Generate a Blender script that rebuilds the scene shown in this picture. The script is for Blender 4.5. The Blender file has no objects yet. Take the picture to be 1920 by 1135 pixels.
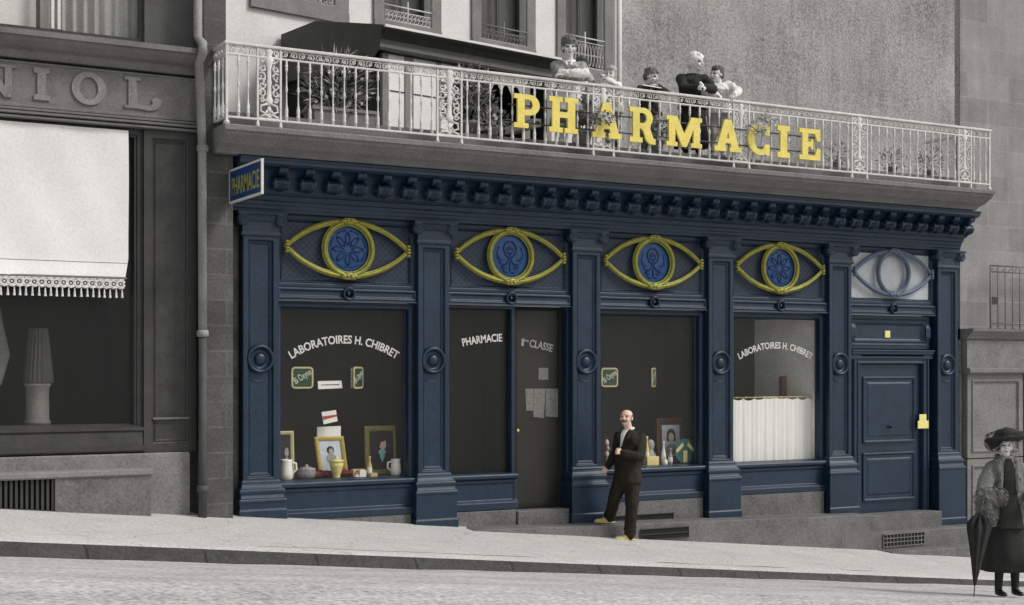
import bpy, bmesh, math, random
from mathutils import Vector, Matrix
R = math.radians
rnd = random.Random(7)
SC = bpy.context.scene
COL = SC.collection
# ------------------------------------------------------------------ camera model (also used to measure the photo)
F, TH, D, HC, HY = 2667.0, R(29.4), 16.7, 2.2, 690.0
CT, ST = math.cos(TH), math.sin(TH)
def P(x, y, Y=0.0):
    """photo pixel + distance of its vertical plane -> (X, Z)"""
    u = (x - 960) / F; t = (D + Y) / (CT - u * ST)
    return t * (ST + u * CT), HC - (y - HY) * t / F
def dep(x, Y): return (D + Y) / (CT - (x - 960) / F * ST)
def PX(x, Y=0.0): return P(x, 0, Y)[0]
def PZ(x, y, Y=0.0): return P(x, y, Y)[1]
# ------------------------------------------------------------------ materials
def lin(c):
    return tuple((v / 255 / 12.92) if v / 255 <= .04045 else ((v / 255 + .055) / 1.055) ** 2.4 for v in c)
MATS = {}
def mat(name, col, rough=.65, var=.18, scale=4.0, grain=.10, gscale=90.0, bump=.0, bscale=60.0, metal=0.0, spec=.4, stretch=(1, 1, 1), brick=None, streak=0.0, kind=None, edge=None):
    if name in MATS: return MATS[name]
    m = bpy.data.materials.new(name); m.use_nodes = True
    nt = m.node_tree; N = nt.nodes; L = nt.links
    b = N['Principled BSDF']
    b.inputs['Roughness'].default_value = rough; b.inputs['Metallic'].default_value = metal
    b.inputs['Specular IOR Level'].default_value = spec
    g = N.new('ShaderNodeNewGeometry')
    mp = N.new('ShaderNodeMapping'); mp.inputs['Scale'].default_value = stretch
    L.new(g.outputs['Position'], mp.inputs['Vector'])
    n1 = N.new('ShaderNodeTexNoise'); n1.inputs['Scale'].default_value = scale; n1.inputs['Detail'].default_value = 6; n1.inputs['Roughness'].default_value = .62
    L.new(mp.outputs[0], n1.inputs['Vector'])
    n2 = N.new('ShaderNodeTexNoise'); n2.inputs['Scale'].default_value = gscale * .55; n2.inputs['Detail'].default_value = 3
    L.new(g.outputs['Position'], n2.inputs['Vector'])
    def math_(op, a, bb, v=None):
        k = N.new('ShaderNodeMath'); k.operation = op
        for i, q in enumerate((a, bb)):
            if q is None: continue
            if isinstance(q, (int, float)): k.inputs[i].default_value = q
            else: L.new(q, k.inputs[i])
        return k.outputs[0]
    f1 = math_('MULTIPLY', math_('SUBTRACT', n1.outputs['Fac'], .5), var * 4)
    f2 = math_('MULTIPLY', math_('SUBTRACT', n2.outputs['Fac'], .5), grain * 6.5)
    fac = math_('ADD', math_('ADD', f1, f2), 1.0)
    if streak:
        sp = N.new('ShaderNodeMapping'); sp.inputs['Scale'].default_value = (7, 7, .5)
        L.new(g.outputs['Position'], sp.inputs['Vector'])
        n3 = N.new('ShaderNodeTexNoise'); n3.inputs['Scale'].default_value = 1.3; n3.inputs['Detail'].default_value = 5
        L.new(sp.outputs[0], n3.inputs['Vector'])
        fac = math_('ADD', fac, math_('MULTIPLY', math_('SUBTRACT', n3.outputs['Fac'], .5), streak * 4))
    height = n2.outputs['Fac']
    if brick:
        bw, bh, mort, dark = brick
        sx = N.new('ShaderNodeSeparateXYZ'); L.new(g.outputs['Position'], sx.inputs[0])
        cx = N.new('ShaderNodeCombineXYZ')
        L.new(math_('ADD', sx.outputs[0], math_('MULTIPLY', sx.outputs[1], .83)), cx.inputs[0]); L.new(math_('ADD', sx.outputs[2], 3.0), cx.inputs[1])
        bt = N.new('ShaderNodeTexBrick'); L.new(cx.outputs[0], bt.inputs['Vector'])
        bt.inputs['Scale'].default_value = 1; bt.inputs['Brick Width'].default_value = bw; bt.inputs['Row Height'].default_value = bh
        bt.inputs['Mortar Size'].default_value = mort; bt.inputs['Mortar Smooth'].default_value = .3
        bt.inputs['Color1'].default_value = (.85, .85, .85, 1); bt.inputs['Color2'].default_value = (1.12, 1.12, 1.12, 1)
        bt.inputs['Mortar'].default_value = (dark, dark, dark, 1)
        fac = math_('MULTIPLY', fac, bt.outputs['Color'])
    if kind == 'cracks':
        v = N.new('ShaderNodeTexVoronoi'); v.feature = 'DISTANCE_TO_EDGE'; v.inputs['Scale'].default_value = .55
        wn = N.new('ShaderNodeTexNoise'); wn.inputs['Scale'].default_value = 1.1; wn.inputs['Detail'].default_value = 4
        L.new(g.outputs['Position'], wn.inputs['Vector'])
        vm = N.new('ShaderNodeVectorMath'); vm.operation = 'ADD'; L.new(g.outputs['Position'], vm.inputs[0]); L.new(wn.outputs['Color'], vm.inputs[1])
        L.new(vm.outputs[0], v.inputs['Vector'])
        cr = N.new('ShaderNodeValToRGB'); cr.color_ramp.elements[0].color = (.66, .66, .66, 1); cr.color_ramp.elements[1].color = (1, 1, 1, 1)
        cr.color_ramp.elements[1].position = .007
        L.new(v.outputs['Distance'], cr.inputs[0])
        fac = math_('MULTIPLY', fac, cr.outputs['Color'])
    if kind == 'lattice':
        sx = N.new('ShaderNodeSeparateXYZ'); L.new(g.outputs['Position'], sx.inputs[0])
        a = math_('SINE', math_('MULTIPLY', math_('ADD', sx.outputs[0], sx.outputs[2]), 75), None)
        c = math_('SINE', math_('MULTIPLY', math_('SUBTRACT', sx.outputs[0], sx.outputs[2]), 75), None)
        ln = math_('MAXIMUM', a, c); ln = math_('GREATER_THAN', ln, .84)
        fac = math_('MULTIPLY', fac, math_('ADD', .8, math_('MULTIPLY', ln, .9)))
        height = ln
    vm = N.new('ShaderNodeVectorMath'); vm.operation = 'SCALE'; vm.inputs[0].default_value = col
    L.new(math_('MAXIMUM', fac, .12), vm.inputs['Scale']); L.new(vm.outputs[0], b.inputs['Base Color'])
    bev = None
    if edge:  # noisy edge mask: moulding highlights put into the base colour
        bev = N.new('ShaderNodeBevel'); bev.samples = 4; bev.inputs['Radius'].default_value = .014
        dt = N.new('ShaderNodeVectorMath'); dt.operation = 'DOT_PRODUCT'; L.new(bev.outputs[0], dt.inputs[0]); L.new(g.outputs['Normal'], dt.inputs[1])
        em = math_('MULTIPLY', math_('SUBTRACT', 1.0, dt.outputs['Value']), 5.0); em = math_('MINIMUM', em, 1.0)
        em = math_('MULTIPLY', em, math_('MULTIPLY', n1.outputs['Fac'], 1.1))
        mxx = N.new('ShaderNodeMix'); mxx.data_type = 'RGBA'; L.new(em, mxx.inputs['Factor']); L.new(vm.outputs[0], mxx.inputs['A']); mxx.inputs['B'].default_value = (*edge, 1)
        L.new(mxx.outputs['Result'], b.inputs['Base Color']); L.new(bev.outputs[0], b.inputs['Normal'])
    if bump:
        bp = N.new('ShaderNodeBump'); bp.inputs['Strength'].default_value = bump; bp.inputs['Distance'].default_value = .01
        if kind == 'lattice': L.new(height, bp.inputs['Height'])
        else:
            n4 = N.new('ShaderNodeTexNoise'); n4.inputs['Scale'].default_value = bscale; n4.inputs['Detail'].default_value = 6
            L.new(mp.outputs[0], n4.inputs['Vector']); L.new(n4.outputs['Fac'], bp.inputs['Height'])
        if bev: L.new(bev.outputs[0], bp.inputs['Normal'])
        L.new(bp.outputs[0], b.inputs['Normal'])
    MATS[name] = m; return m
def glass_mat(name, tint, refl=1.0):
    m = bpy.data.materials.new(name); m.use_nodes = True; nt = m.node_tree; N = nt.nodes; L = nt.links
    N.remove(N['Principled BSDF'])
    t = N.new('ShaderNodeBsdfTransparent'); t.inputs[0].default_value = (*tint, 1)
    gl = N.new('ShaderNodeBsdfGlossy'); gl.inputs['Roughness'].default_value = .38
    fr = N.new('ShaderNodeFresnel'); gb = N.new('ShaderNodeNewGeometry'); mr = N.new('ShaderNodeMapRange')
    mr.inputs['To Min'].default_value = 1.45; mr.inputs['To Max'].default_value = 1 / 1.45; L.new(gb.outputs['Backfacing'], mr.inputs['Value']); L.new(mr.outputs[0], fr.inputs[0])
    no = N.new('ShaderNodeTexNoise'); no.inputs['Scale'].default_value = .7; no.inputs['Detail'].default_value = 1
    ge = N.new('ShaderNodeNewGeometry'); L.new(ge.outputs['Position'], no.inputs['Vector'])
    bp = N.new('ShaderNodeBump'); bp.inputs['Strength'].default_value = .05; L.new(no.outputs['Fac'], bp.inputs['Height']); L.new(bp.outputs[0], gl.inputs['Normal'])
    k = N.new('ShaderNodeMath'); k.operation = 'MULTIPLY'; L.new(fr.outputs[0], k.inputs[0]); k.inputs[1].default_value = refl
    mx = N.new('ShaderNodeMixShader'); L.new(k.outputs[0], mx.inputs[0]); L.new(t.outputs[0], mx.inputs[1]); L.new(gl.outputs[0], mx.inputs[2])
    L.new(mx.outputs[0], N['Material Output'].inputs['Surface'])
    MATS[name] = m; return m
W = (1.0, .985, .955)
def grey(v): return (v * W[0], v * W[1], v * W[2])
BLUE = mat('navy paint', (.0072, .0230, .048), .36, .30, 3.0, .34, 85, .25, 60, spec=.5, streak=.12, edge=(.085, .125, .19))  # edge: pale highlight tint painted along the moulding edges
BLUELAT = mat('navy lattice panel', (.017, .027, .048), .5, .2, 4, .15, 130, .35, kind='lattice')
PALEPANEL = mat('whitish panel', (.44, .46, .485), .6, .12, 5, .12, 110, .1)  # pale base colour of the rightmost eye panel
GREYRIM = mat('bare blue grey rim', (.10, .13, .19), .45, .2, 8, .1)
GOLD = mat('gilded moulding', (.26, .25, .036), .38, .3, 14, .18, 120, .3, 70, metal=.25, spec=.6)
IRIS = mat('cobalt enamel', (.012, .062, .19), .45, .3, 14, .15, 120, .2, 60)
IRISD = mat('deep cobalt relief', (.010, .030, .105), .5, .2, 14, .1)
YELLOW = mat('yellow painted letters', (.78, .64, .15), .55, .14, 6, .06, 80, .05)
PLATE = mat('pale yellow plate', (.83, .73, .26), .5, .05, 8, .03)
SIGNBLUE = mat('sign blue enamel', (.006, .04, .16), .4, .1, 4, .06)
SIGNTXT = mat('sign olive gold', (.36, .34, .03), .5, .1, 4, .05)
WHITE = mat('white lettering', (.62, .61, .59), .6, .1, 8, .1)
WHITEDIM = mat('worn white lettering', (.30, .295, .285), .6, .3, 12, .2)
IRON = mat('pale painted cast iron', grey(.62), .55, .16, 6, .12, 120, .15)
DARKROD = mat('dark iron rod', grey(.045), .5, .1)
STONE = mat('dressed volcanic stone', grey(.20), .85, .22, 2.5, .16, 70, .5, 40, streak=.05)
STEP = mat('worn step stone', grey(.14), .85, .34, 3, .2, 60, .5, 45)
PIER = mat('dark stone pier', grey(.085), .85, .3, 3, .16, 70, .5, 30, brick=(.62, .30, .012, 1.35))
BLOCK = mat('ashlar block wall', grey(.26), .9, .2, 1.5, .10, 70, .4, 30, brick=(.95, .42, .012, 1.13), streak=.08)
GABLE = mat('rough party wall render', grey(.36), .95, .34, .45, .26, 45, .9, 18, streak=.12)
SLAB = mat('balcony slab stone', grey(.19), .85, .22, 2.5, .15, 70, .4, 30)
RENDER_W = mat('pale lime render', grey(.74), .9, .10, 1.3, .07, 60, .2, 20)
SURR = mat('grey window surround stone', grey(.22), .85, .2, 3, .12, 70, .3, 30)
PAVE = mat('pale swept pavement', grey(.52), .9, .11, 1.6, .17, 60, .3, 25, kind='cracks')
KERBM = mat('damp dark kerbstone', grey(.05), .75, .4, 5, .25, 60, .6, 25, brick=(1.15, 9, .016, .3))
ROADM = mat('dusty macadam', grey(.46), .95, .26, 2.0, .30, 40, .6, 20, stretch=(.35, 1, 1))
DARKW = mat('dark stained wood', grey(.045), .55, .3, 5, .14, 80, .15, 40, streak=.08)
SIGNW = mat('weathered fascia board', grey(.15), .7, .25, 3, .14, 90, .2, 40, streak=.04)
SIGNL = mat('faded letter paint', grey(.21), .7, .25, 5, .14)
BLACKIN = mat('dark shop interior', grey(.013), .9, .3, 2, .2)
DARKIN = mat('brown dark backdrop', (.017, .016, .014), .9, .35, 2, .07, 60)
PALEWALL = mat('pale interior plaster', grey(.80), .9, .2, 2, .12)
BLIND = mat('cream canvas', grey(.77), .9, .08, 1.0, .05, 70, .25, 30)
LACE = mat('lace and fringe thread', grey(.66), .9, .2, 20, .15)
CURT = mat('white voile', grey(.86), .9, .05, 5, .03)
BRASS = mat('brass rod', (.75, .62, .25), .35, .1, 10, .05, metal=.3)
PIPE = mat('painted downpipe', grey(.26), .6, .25, 2.5, .12)
PIPED = mat('rusted lower pipe', grey(.07), .7, .3, 4, .15)
PAPER = mat('paper', grey(.86), .9, .06, 10, .04)
PAPERDIM = mat('yellowed notice', grey(.20), .9, .3, 22, .2)
RED = mat('red band', (.46, .06, .03), .7, .1)
GREEN = mat('dark green enamel', (.010, .060, .022), .4, .2)
CREAM = mat('cream gold edge', (.60, .52, .28), .5, .1)
GFRAME = mat('gilt picture frame', (.50, .36, .09), .45, .25, 30, .15)
OFRAME = mat('olive gilt frame', (.25, .21, .055), .5, .3, 30, .15)
BFRAME = mat('brown wood frame', (.10, .035, .018), .5, .3, 12, .1)
PALEB = mat('pale blue print', (.55, .60, .68), .7, .15)
SKINP = mat('printed face', (.70, .52, .45), .7, .1)
INK = mat('printed dark', (.025, .022, .022), .8, .2)
TEALP = mat('printed teal', (.25, .55, .56), .7, .1)
GREENP = mat('printed green', (.05, .17, .04), .7, .1)
CERAM = mat('white stoneware', grey(.85), .35, .06, 8, .04)
CERAMD = mat('grey stoneware', grey(.33), .4, .35, 25, .1)
YCER = mat('yellow glaze', (.78, .66, .26), .35, .1)
MAROON = mat('maroon velvet', (.15, .018, .022), .9, .2)
TEALG = mat('teal glass disc', (.02, .12, .13), .3, .25, 25, .1)
TAN = mat('tan carton', (.62, .45, .20), .7, .1)
LEAF = mat('grey green leaves', grey(.11), .6, .4, 9, .1)
LEAFL = mat('pale leaves', grey(.33), .6, .3, 9, .1)
PETAL = mat('white petals', grey(.72), .7, .15, 20, .1)
POT = mat('terracotta grey pot', grey(.30), .8, .2)
GLASS = glass_mat('shop glass', (.97, .97, .96), .6)
GLASSD = glass_mat('house glass', (.6, .6, .6), .6)
# people
SKIN = mat('warm skin', (.78, .54, .42), .55, .06, 20, .04)
SKING = mat('pale grey skin', grey(.66), .55, .06, 20, .04)
FEAT = mat('dark face features', grey(.09), .6, .05)  # dark colour of eyes, brows and some mouths
LIPS = mat('lips', (.26, .12, .10), .6, .05)
HAIRD = mat('dark hair', grey(.07), .6, .4, 40, .2, 150, .6, 90)
HAIRM = mat('mid brown grey hair', grey(.13), .6, .4, 40, .2, 150, .6, 90)
HAIRB = mat('fair hair', grey(.36), .6, .3, 40, .2, 150, .6, 90)
HAIRW = mat('white hair', grey(.80), .6, .12, 40, .1, 150, .6, 90)
SUIT = mat('brown black suit', (.016, .012, .007), .85, .35, 8, .22, 120, .4, 120)
CLWHITE = mat('white cotton', grey(.78), .85, .08, 10, .05, 90, .25, 35)
CLLIGHT = mat('light grey cotton', grey(.42), .85, .14, 10, .1, 90, .25, 35)
BLOUSE = mat('speckled grey blouse', grey(.30), .9, .3, 14, .3, 60, .4, 40)
COATG = mat('pale grey coat', grey(.20), .9, .22, 9, .16, 110, .4, 40)
CLMID = mat('grey wool', grey(.18), .9, .22, 9, .14, 90, .4, 40)
CLDARK = mat('black wool', grey(.024), .9, .3, 9, .2, 90, .3, 40)
FUR = mat('grey fur', grey(.16), .95, .5, 22, .3, 110, .9, 60)
SHOE = mat('yellow shoe leather', (.62, .50, .20), .5, .12, 12, .06)
SHOEW = mat('white shoe', grey(.70), .6, .1)
SHOED = mat('black shoe', grey(.02), .3, .1)
# ------------------------------------------------------------------ mesh builder
WLOC = {}
class MB:
    def __init__(s): s.v = []; s.f = []; s.m = []; s.sm = []; s.mats = []
    def mi(s, m):
        if m is None: return 0
        if m not in s.mats: s.mats.append(m)
        return s.mats.index(m)
    def add(s, verts, faces, m=None, smooth=False):
        o = len(s.v); k = s.mi(m)
        s.v += [tuple(q) for q in verts]
        for f in faces:
            s.f.append(tuple(i + o for i in f)); s.m.append(k); s.sm.append(smooth)
        return s
    def box(s, x0, x1, y0, y1, z0, z1, m=None, T=None):
        vs = [(x, y, z) for z in (z0, z1) for y in (y0, y1) for x in (x0, x1)]
        if T: vs = [T(*q) for q in vs]
        return s.add(vs, [(0, 2, 3, 1), (4, 5, 7, 6), (0, 1, 5, 4), (2, 6, 7, 3), (0, 4, 6, 2), (1, 3, 7, 5)], m)
    def rings(s, rings, m=None, cap=(True, True), smooth=False, closed=True):
        n = len(rings[0]); vs = [p for r in rings for p in r]; fs = []
        for i in range(len(rings) - 1):
            for j in range(n if closed else n - 1):
                a = i * n + j; b = i * n + (j + 1) % n
                fs.append((a, b, b + n, a + n))
        s.add(vs, fs, m, smooth)
        o = len(s.v) - len(vs); k = s.mi(m)
        if cap[0]: s.f.append(tuple(o + j for j in range(n))[::-1]); s.m.append(k); s.sm.append(False)
        if cap[1]: s.f.append(tuple(o + (len(rings) - 1) * n + j for j in range(n))); s.m.append(k); s.sm.append(False)
        return s
    def frame(s, x0, x1, z0, z1, prof, fill=True, m=None, T=None, back=False):
        rs = []
        for i, y in prof:
            r = [(x0 + i, y, z0 + i), (x1 - i, y, z0 + i), (x1 - i, y, z1 - i), (x0 + i, y, z1 - i)]
            rs.append([T(*q) for q in r] if T else r)
        return s.rings(rs, m, (back, fill))
    def rect_loft(s, secs, m=None):
        return s.rings([[(a, yf, z), (b, yf, z), (b, yb, z), (a, yb, z)] for z, a, b, yf, yb in secs], m)
    def lathe(s, prof, o, axis='z', seg=16, m=None, smooth=True, sx=1.0, sy=1.0):
        rs = []
        for r, h in prof:
            ring = []
            for k in range(seg):
                a = 2 * math.pi * k / seg; c, q = r * math.cos(a) * sx, r * math.sin(a) * sy
                if axis == 'z': ring.append((o[0] + c, o[1] + q, o[2] + h))
                elif axis == 'y': ring.append((o[0] + c, o[1] - h, o[2] + q))
                else: ring.append((o[0] + h, o[1] + c, o[2] + q))
            rs.append(ring)
        return s.rings(rs, m, (True, True), smooth)
    def tube(s, pts, r, seg=6, m=None, closed=False, T=None, flat=1.0):
        pts = [Vector(T(*p)) if T else Vector(p) for p in pts]; n = len(pts)
        rr = r if isinstance(r, (list, tuple)) else [r] * n
        rs = []; up = None
        for i in range(n):
            a = pts[(i - 1) % n] if (closed or i > 0) else pts[i]
            b = pts[(i + 1) % n] if (closed or i < n - 1) else pts[i]
            t = (b - a).normalized() if (b - a).length > 1e-9 else Vector((0, 0, 1))
            if up is None: up = Vector((0, -1, 0)) if abs(t.y) < .9 else Vector((0, 0, 1))
            e = up - t * up.dot(t)
            e = e.normalized() if e.length > 1e-6 else t.orthogonal().normalized()
            up = e; q = t.cross(e)
            rs.append([pts[i] + (e * math.cos(2 * math.pi * k / seg) * flat + q * math.sin(2 * math.pi * k / seg)) * rr[i] for k in range(seg)])
        if closed: rs.append(rs[0]); return s.rings(rs, m, (False, False), True)
        return s.rings(rs, m, (True, True), True)
    def ball(s, c, r, seg=14, m=None, rot=None, rows=None):
        rx, ry, rz = r if isinstance(r, (tuple, list)) else (r, r, r)
        rows = rows or max(6, seg // 2 + 1); vs = []; fs = []
        for i in range(1, rows):
            ph = math.pi * i / rows
            for k in range(seg):
                a = 2 * math.pi * k / seg
                vs.append(Vector((rx * math.sin(ph) * math.cos(a), ry * math.sin(ph) * math.sin(a), rz * math.cos(ph))))
        vs += [Vector((0, 0, rz)), Vector((0, 0, -rz))]
        if rot is not None: vs = [rot @ v for v in vs]
        vs = [v + Vector(c) for v in vs]
        for i in range(rows - 2):
            for k in range(seg):
                a = i * seg + k; b = i * seg + (k + 1) % seg
                fs.append((a, a + seg, b + seg, b))
        t = len(vs) - 2
        for k in range(seg):
            fs.append((t, k, (k + 1) % seg)); q = (rows - 2) * seg
            fs.append((t + 1, q + (k + 1) % seg, q + k))
        return s.add(vs, fs, m, True)
    def limb(s, pts, rad, seg=10, m=None):
        s.tube(pts, rad, seg, m)
        for p, r in ((pts[0], rad[0]), (pts[-1], rad[-1])): s.ball(p, r, seg, m)
        return s
    def loft(s, rings, seg=20, m=None):
        """rings: (cx,cy,cz,rx,ry,yaw)"""
        rs = []
        for cx, cy, cz, rx, ry, yw in rings:
            c, q = math.cos(yw), math.sin(yw); r = []
            for k in range(seg):
                a = 2 * math.pi * k / seg; x, y = rx * math.cos(a), ry * math.sin(a)
                r.append((cx + x * c - y * q, cy + x * q + y * c, cz))
            rs.append(r)
        return s.rings(rs, m, (True, True), True)
    def leaf(s, p, d, l, w, m=None):
        p = Vector(p); d = Vector(d).normalized(); q = d.cross(Vector((rnd.uniform(-1, 1), rnd.uniform(-1, 1), rnd.uniform(-.3, 1)))).normalized()
        n = d.cross(q)
        return s.add([p, p + d * l * .5 + q * w / 2 + n * w * .15, p + d * l, p + d * l * .5 - q * w / 2 + n * w * .15], [(0, 1, 2, 3)], m)
    def mesh(s, name, off=(0, 0, 0), m=None):
        me = bpy.data.meshes.new(name)
        me.from_pydata([(a - off[0], b - off[1], c - off[2]) for a, b, c in s.v], [], s.f)
        for q in (s.mats or [m]): me.materials.append(q)
        me.polygons.foreach_set('material_index', s.m); me.polygons.foreach_set('use_smooth', s.sm)
        bm = bmesh.new(); bm.from_mesh(me); bmesh.ops.recalc_face_normals(bm, faces=bm.faces); bm.to_mesh(me); bm.free()
        me.update(); return me
    def build(s, name, m, parent=None, local=False):
        off = (0, 0, 0)
        if parent is not None and not local: off = WLOC.get(parent.name, (0, 0, 0))
        if s.mats and m is not None and None not in s.mats: pass
        o = bpy.data.objects.new(name, s.mesh(name, off, m)); COL.objects.link(o)
        if parent is not None: o.parent = parent
        WLOC[o.name] = off
        return o
def tag(o, label=None, cat=None, group=None, kind=None):
    for k, v in (('label', label), ('category', cat), ('group', group), ('kind', kind)):
        if v: o[k] = v
    return o
def thing(name, label, cat, loc=(0, 0, 0), group=None, rz=0):
    o = bpy.data.objects.new(name, None); COL.objects.link(o); o.location = loc; o.rotation_euler = (0, 0, rz)
    o.empty_display_size = .2
    WLOC[o.name] = tuple(loc); return tag(o, label, cat, group)
def share(src, parent, dx, dy=0, dz=0):
    c = src.copy(); COL.objects.link(c); c.parent = parent
    c.location = (src.location.x + dx, src.location.y + dy, src.location.z + dz); WLOC[c.name] = (0, 0, 0); return c
def remesh(mb, voxel, smooth=4):
    me = mb.mesh('tmp'); o = bpy.data.objects.new('tmp', me); COL.objects.link(o)
    md = o.modifiers.new('r', 'REMESH'); md.mode = 'VOXEL'; md.voxel_size = voxel
    if smooth:
        sm = o.modifiers.new('s', 'SMOOTH'); sm.iterations = smooth; sm.factor = .5
    dg = bpy.context.evaluated_depsgraph_get(); dg.update()
    e = o.evaluated_get(dg).to_mesh()
    r = MB(); r.v = [tuple(v.co) for v in e.vertices]; r.f = [tuple(p.vertices) for p in e.polygons]
    r.m = [0] * len(r.f); r.sm = [True] * len(r.f)
    o.evaluated_get(dg).to_mesh_clear(); bpy.data.objects.remove(o); bpy.data.meshes.remove(me)
    return r
def curve_mesh(cu):
    o = bpy.data.objects.new('tmpc', cu); COL.objects.link(o)
    dg = bpy.context.evaluated_depsgraph_get(); dg.update()
    me = o.evaluated_get(dg).to_mesh()
    vs = [tuple(v.co) for v in me.vertices]; fs = [tuple(p.vertices) for p in me.polygons]
    o.evaluated_get(dg).to_mesh_clear(); bpy.data.objects.remove(o); bpy.data.curves.remove(cu)
    return vs, fs
def text(body, extrude=.003, bold=.012):
    """text one unit high capitals, x centred on 0"""
    cu = bpy.data.curves.new('t', 'FONT'); cu.body = body; cu.size = 1.38; cu.extrude = extrude * 1.0; cu.offset = bold; cu.resolution_u = 3
    vs, fs = curve_mesh(cu)
    x0 = min(v[0] for v in vs); x1 = max(v[0] for v in vs)
    return [(v[0] - (x0 + x1) / 2, v[1], v[2]) for v in vs], fs, x1 - x0
def outline(loops, ext):
    cu = bpy.data.curves.new('g', 'CURVE'); cu.dimensions = '2D'; cu.fill_mode = 'BOTH'; cu.extrude = ext
    for lp in loops:
        sp = cu.splines.new('POLY'); sp.points.add(len(lp) - 1)
        for p, q in zip(sp.points, lp): p.co = (q[0], q[1], 0, 1)
        sp.use_cyclic_u = True
    return curve_mesh(cu)
def arc(cx, cy, rx, ry, a0, a1, n=14):
    return [(cx + rx * math.cos(R(a0 + (a1 - a0) * i / n)), cy + ry * math.sin(R(a0 + (a1 - a0) * i / n))) for i in range(n + 1)]
GLY = {
 'H': (.78, [[(0,0),(.36,0),(.36,.14),(.28,.14),(.28,.42),(.50,.42),(.50,.14),(.42,.14),(.42,0),(.78,0),(.78,.14),(.70,.14),(.70,.86),(.78,.86),(.78,1),(.42,1),(.42,.86),(.50,.86),(.50,.58),(.28,.58),(.28,.86),(.36,.86),(.36,1),(0,1),(0,.86),(.08,.86),(.08,.14),(0,.14)]]),
 'I': (.36, [[(0,0),(.36,0),(.36,.15),(.28,.18),(.28,.82),(.36,.85),(.36,1),(0,1),(0,.85),(.08,.82),(.08,.18),(0,.15)]]),
 'P': (.75, [[(0,0),(.42,0),(.42,.14),(.31,.14),(.31,.38)] + arc(.44,.69,.31,.31,-90,90) + [(0,1),(0,.86),(.1,.86),(.1,.14),(0,.14)], [(.31,.55)] + arc(.42,.70,.13,.15,-90,90,8) + [(.31,.85)]]),
 'R': (.82, [[(0,0),(.40,0),(.40,.14),(.31,.14),(.31,.40),(.37,.40),(.44,.32),(.52,.08),(.60,0),(.70,-.03),(.82,-.03),(.82,.12),(.75,.15),(.66,.38),(.62,.44)] + arc(.44,.71,.29,.29,-45,90) + [(0,1),(0,.86),(.1,.86),(.1,.14),(0,.14)], [(.31,.56)] + arc(.42,.705,.12,.145,-90,90,8) + [(.31,.85)]]),
 'A': (.86, [[(0,0),(.37,0),(.37,.15),(.32,.15),(.35,.26),(.51,.26),(.54,.15),(.49,.15),(.49,0),(.86,0),(.86,.15),(.78,.15),(.54,1),(.32,1),(.08,.15),(0,.15)], [(.385,.41),(.475,.41),(.43,.62)]]),
 'M': (1.08, [[(0,0),(.33,0),(.33,.14),(.26,.14),(.26,.60),(.47,.0),(.61,.0),(.82,.60),(.82,.14),(.75,.14),(.75,0),(1.08,0),(1.08,.14),(1.01,.14),(1.01,.86),(1.08,.86),(1.08,1),(.76,1),(.54,.42),(.32,1),(0,1),(0,.86),(.07,.86),(.07,.14),(0,.14)]]),
 'C': (.74, [[(.74,.64),(.74,1),(.63,1),(.60,.95)] + arc(.42,.5,.42,.5,68,292,22) + [(.60,.05),(.63,0),(.74,0),(.74,.36),(.58,.36)] + arc(.42,.5,.21,.33,300,60,18) + [(.58,.64)]]),
 'E': (.76, [[(0,0),(.76,0),(.76,.38),(.64,.38),(.56,.15),(.31,.15),(.31,.42),(.42,.42),(.42,.34),(.50,.34),(.50,.66),(.42,.66),(.42,.58),(.31,.58),(.31,.85),(.56,.85),(.64,.62),(.76,.62),(.76,1),(0,1),(0,.86),(.1,.86),(.1,.14),(0,.14)]]),
 'N': (.88, [[(0,0),(.36,0),(.36,.09),(.25,.09),(.25,.70),(.62,0),(.78,0),(.78,.91),(.88,.91),(.88,1),(.52,1),(.52,.91),(.63,.91),(.63,.34),(.27,1),(0,1),(0,.91),(.1,.91),(.1,.09),(0,.09)]]),
 'O': (.92, [arc(.46,.5,.46,.52,0,360,28)[:-1], arc(.46,.5,.24,.36,0,360,24)[:-1]]),
 'L': (.92, [[(0,0),(.30,0)] + arc(.60,.24,.32,.27,250,360,10) + arc(.80,.28,.12,.12,0,180,6) + arc(.56,.26,.14,.15,0,-120,8) + [(.32,.16),(.30,.9),(.40,.9),(.40,1),(0,1),(0,.9),(.1,.9),(.1,.09),(0,.09)]]),
}
def glyph(ch, ext=.02):
    w, lo = GLY[ch]; vs, fs = outline(lo, ext); return w, vs, fs
def walltext(mb, body, X, Y, Z, h, width=None, rad=None, offc=0.0, m=None, bold=.012, thick=.002):
    """lettering on a plane facing -Y ; rad: bend on an arc; offc: x of the text centre on that arc"""
    vs, fs, w = text(body, thick / h, bold); sx = (width / w) if width else h
    out = []
    for a, b, c in vs:
        a = a * sx + offc; b *= h
        if rad:
            q = a / rad; out.append((X - 0 + (rad + b) * math.sin(q) - 0, Y - c * h, Z + (rad + b) * math.cos(q) - rad))
        else: out.append((X + a, Y - c * h, Z + b))
    return mb.add(out, fs, m)
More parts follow.
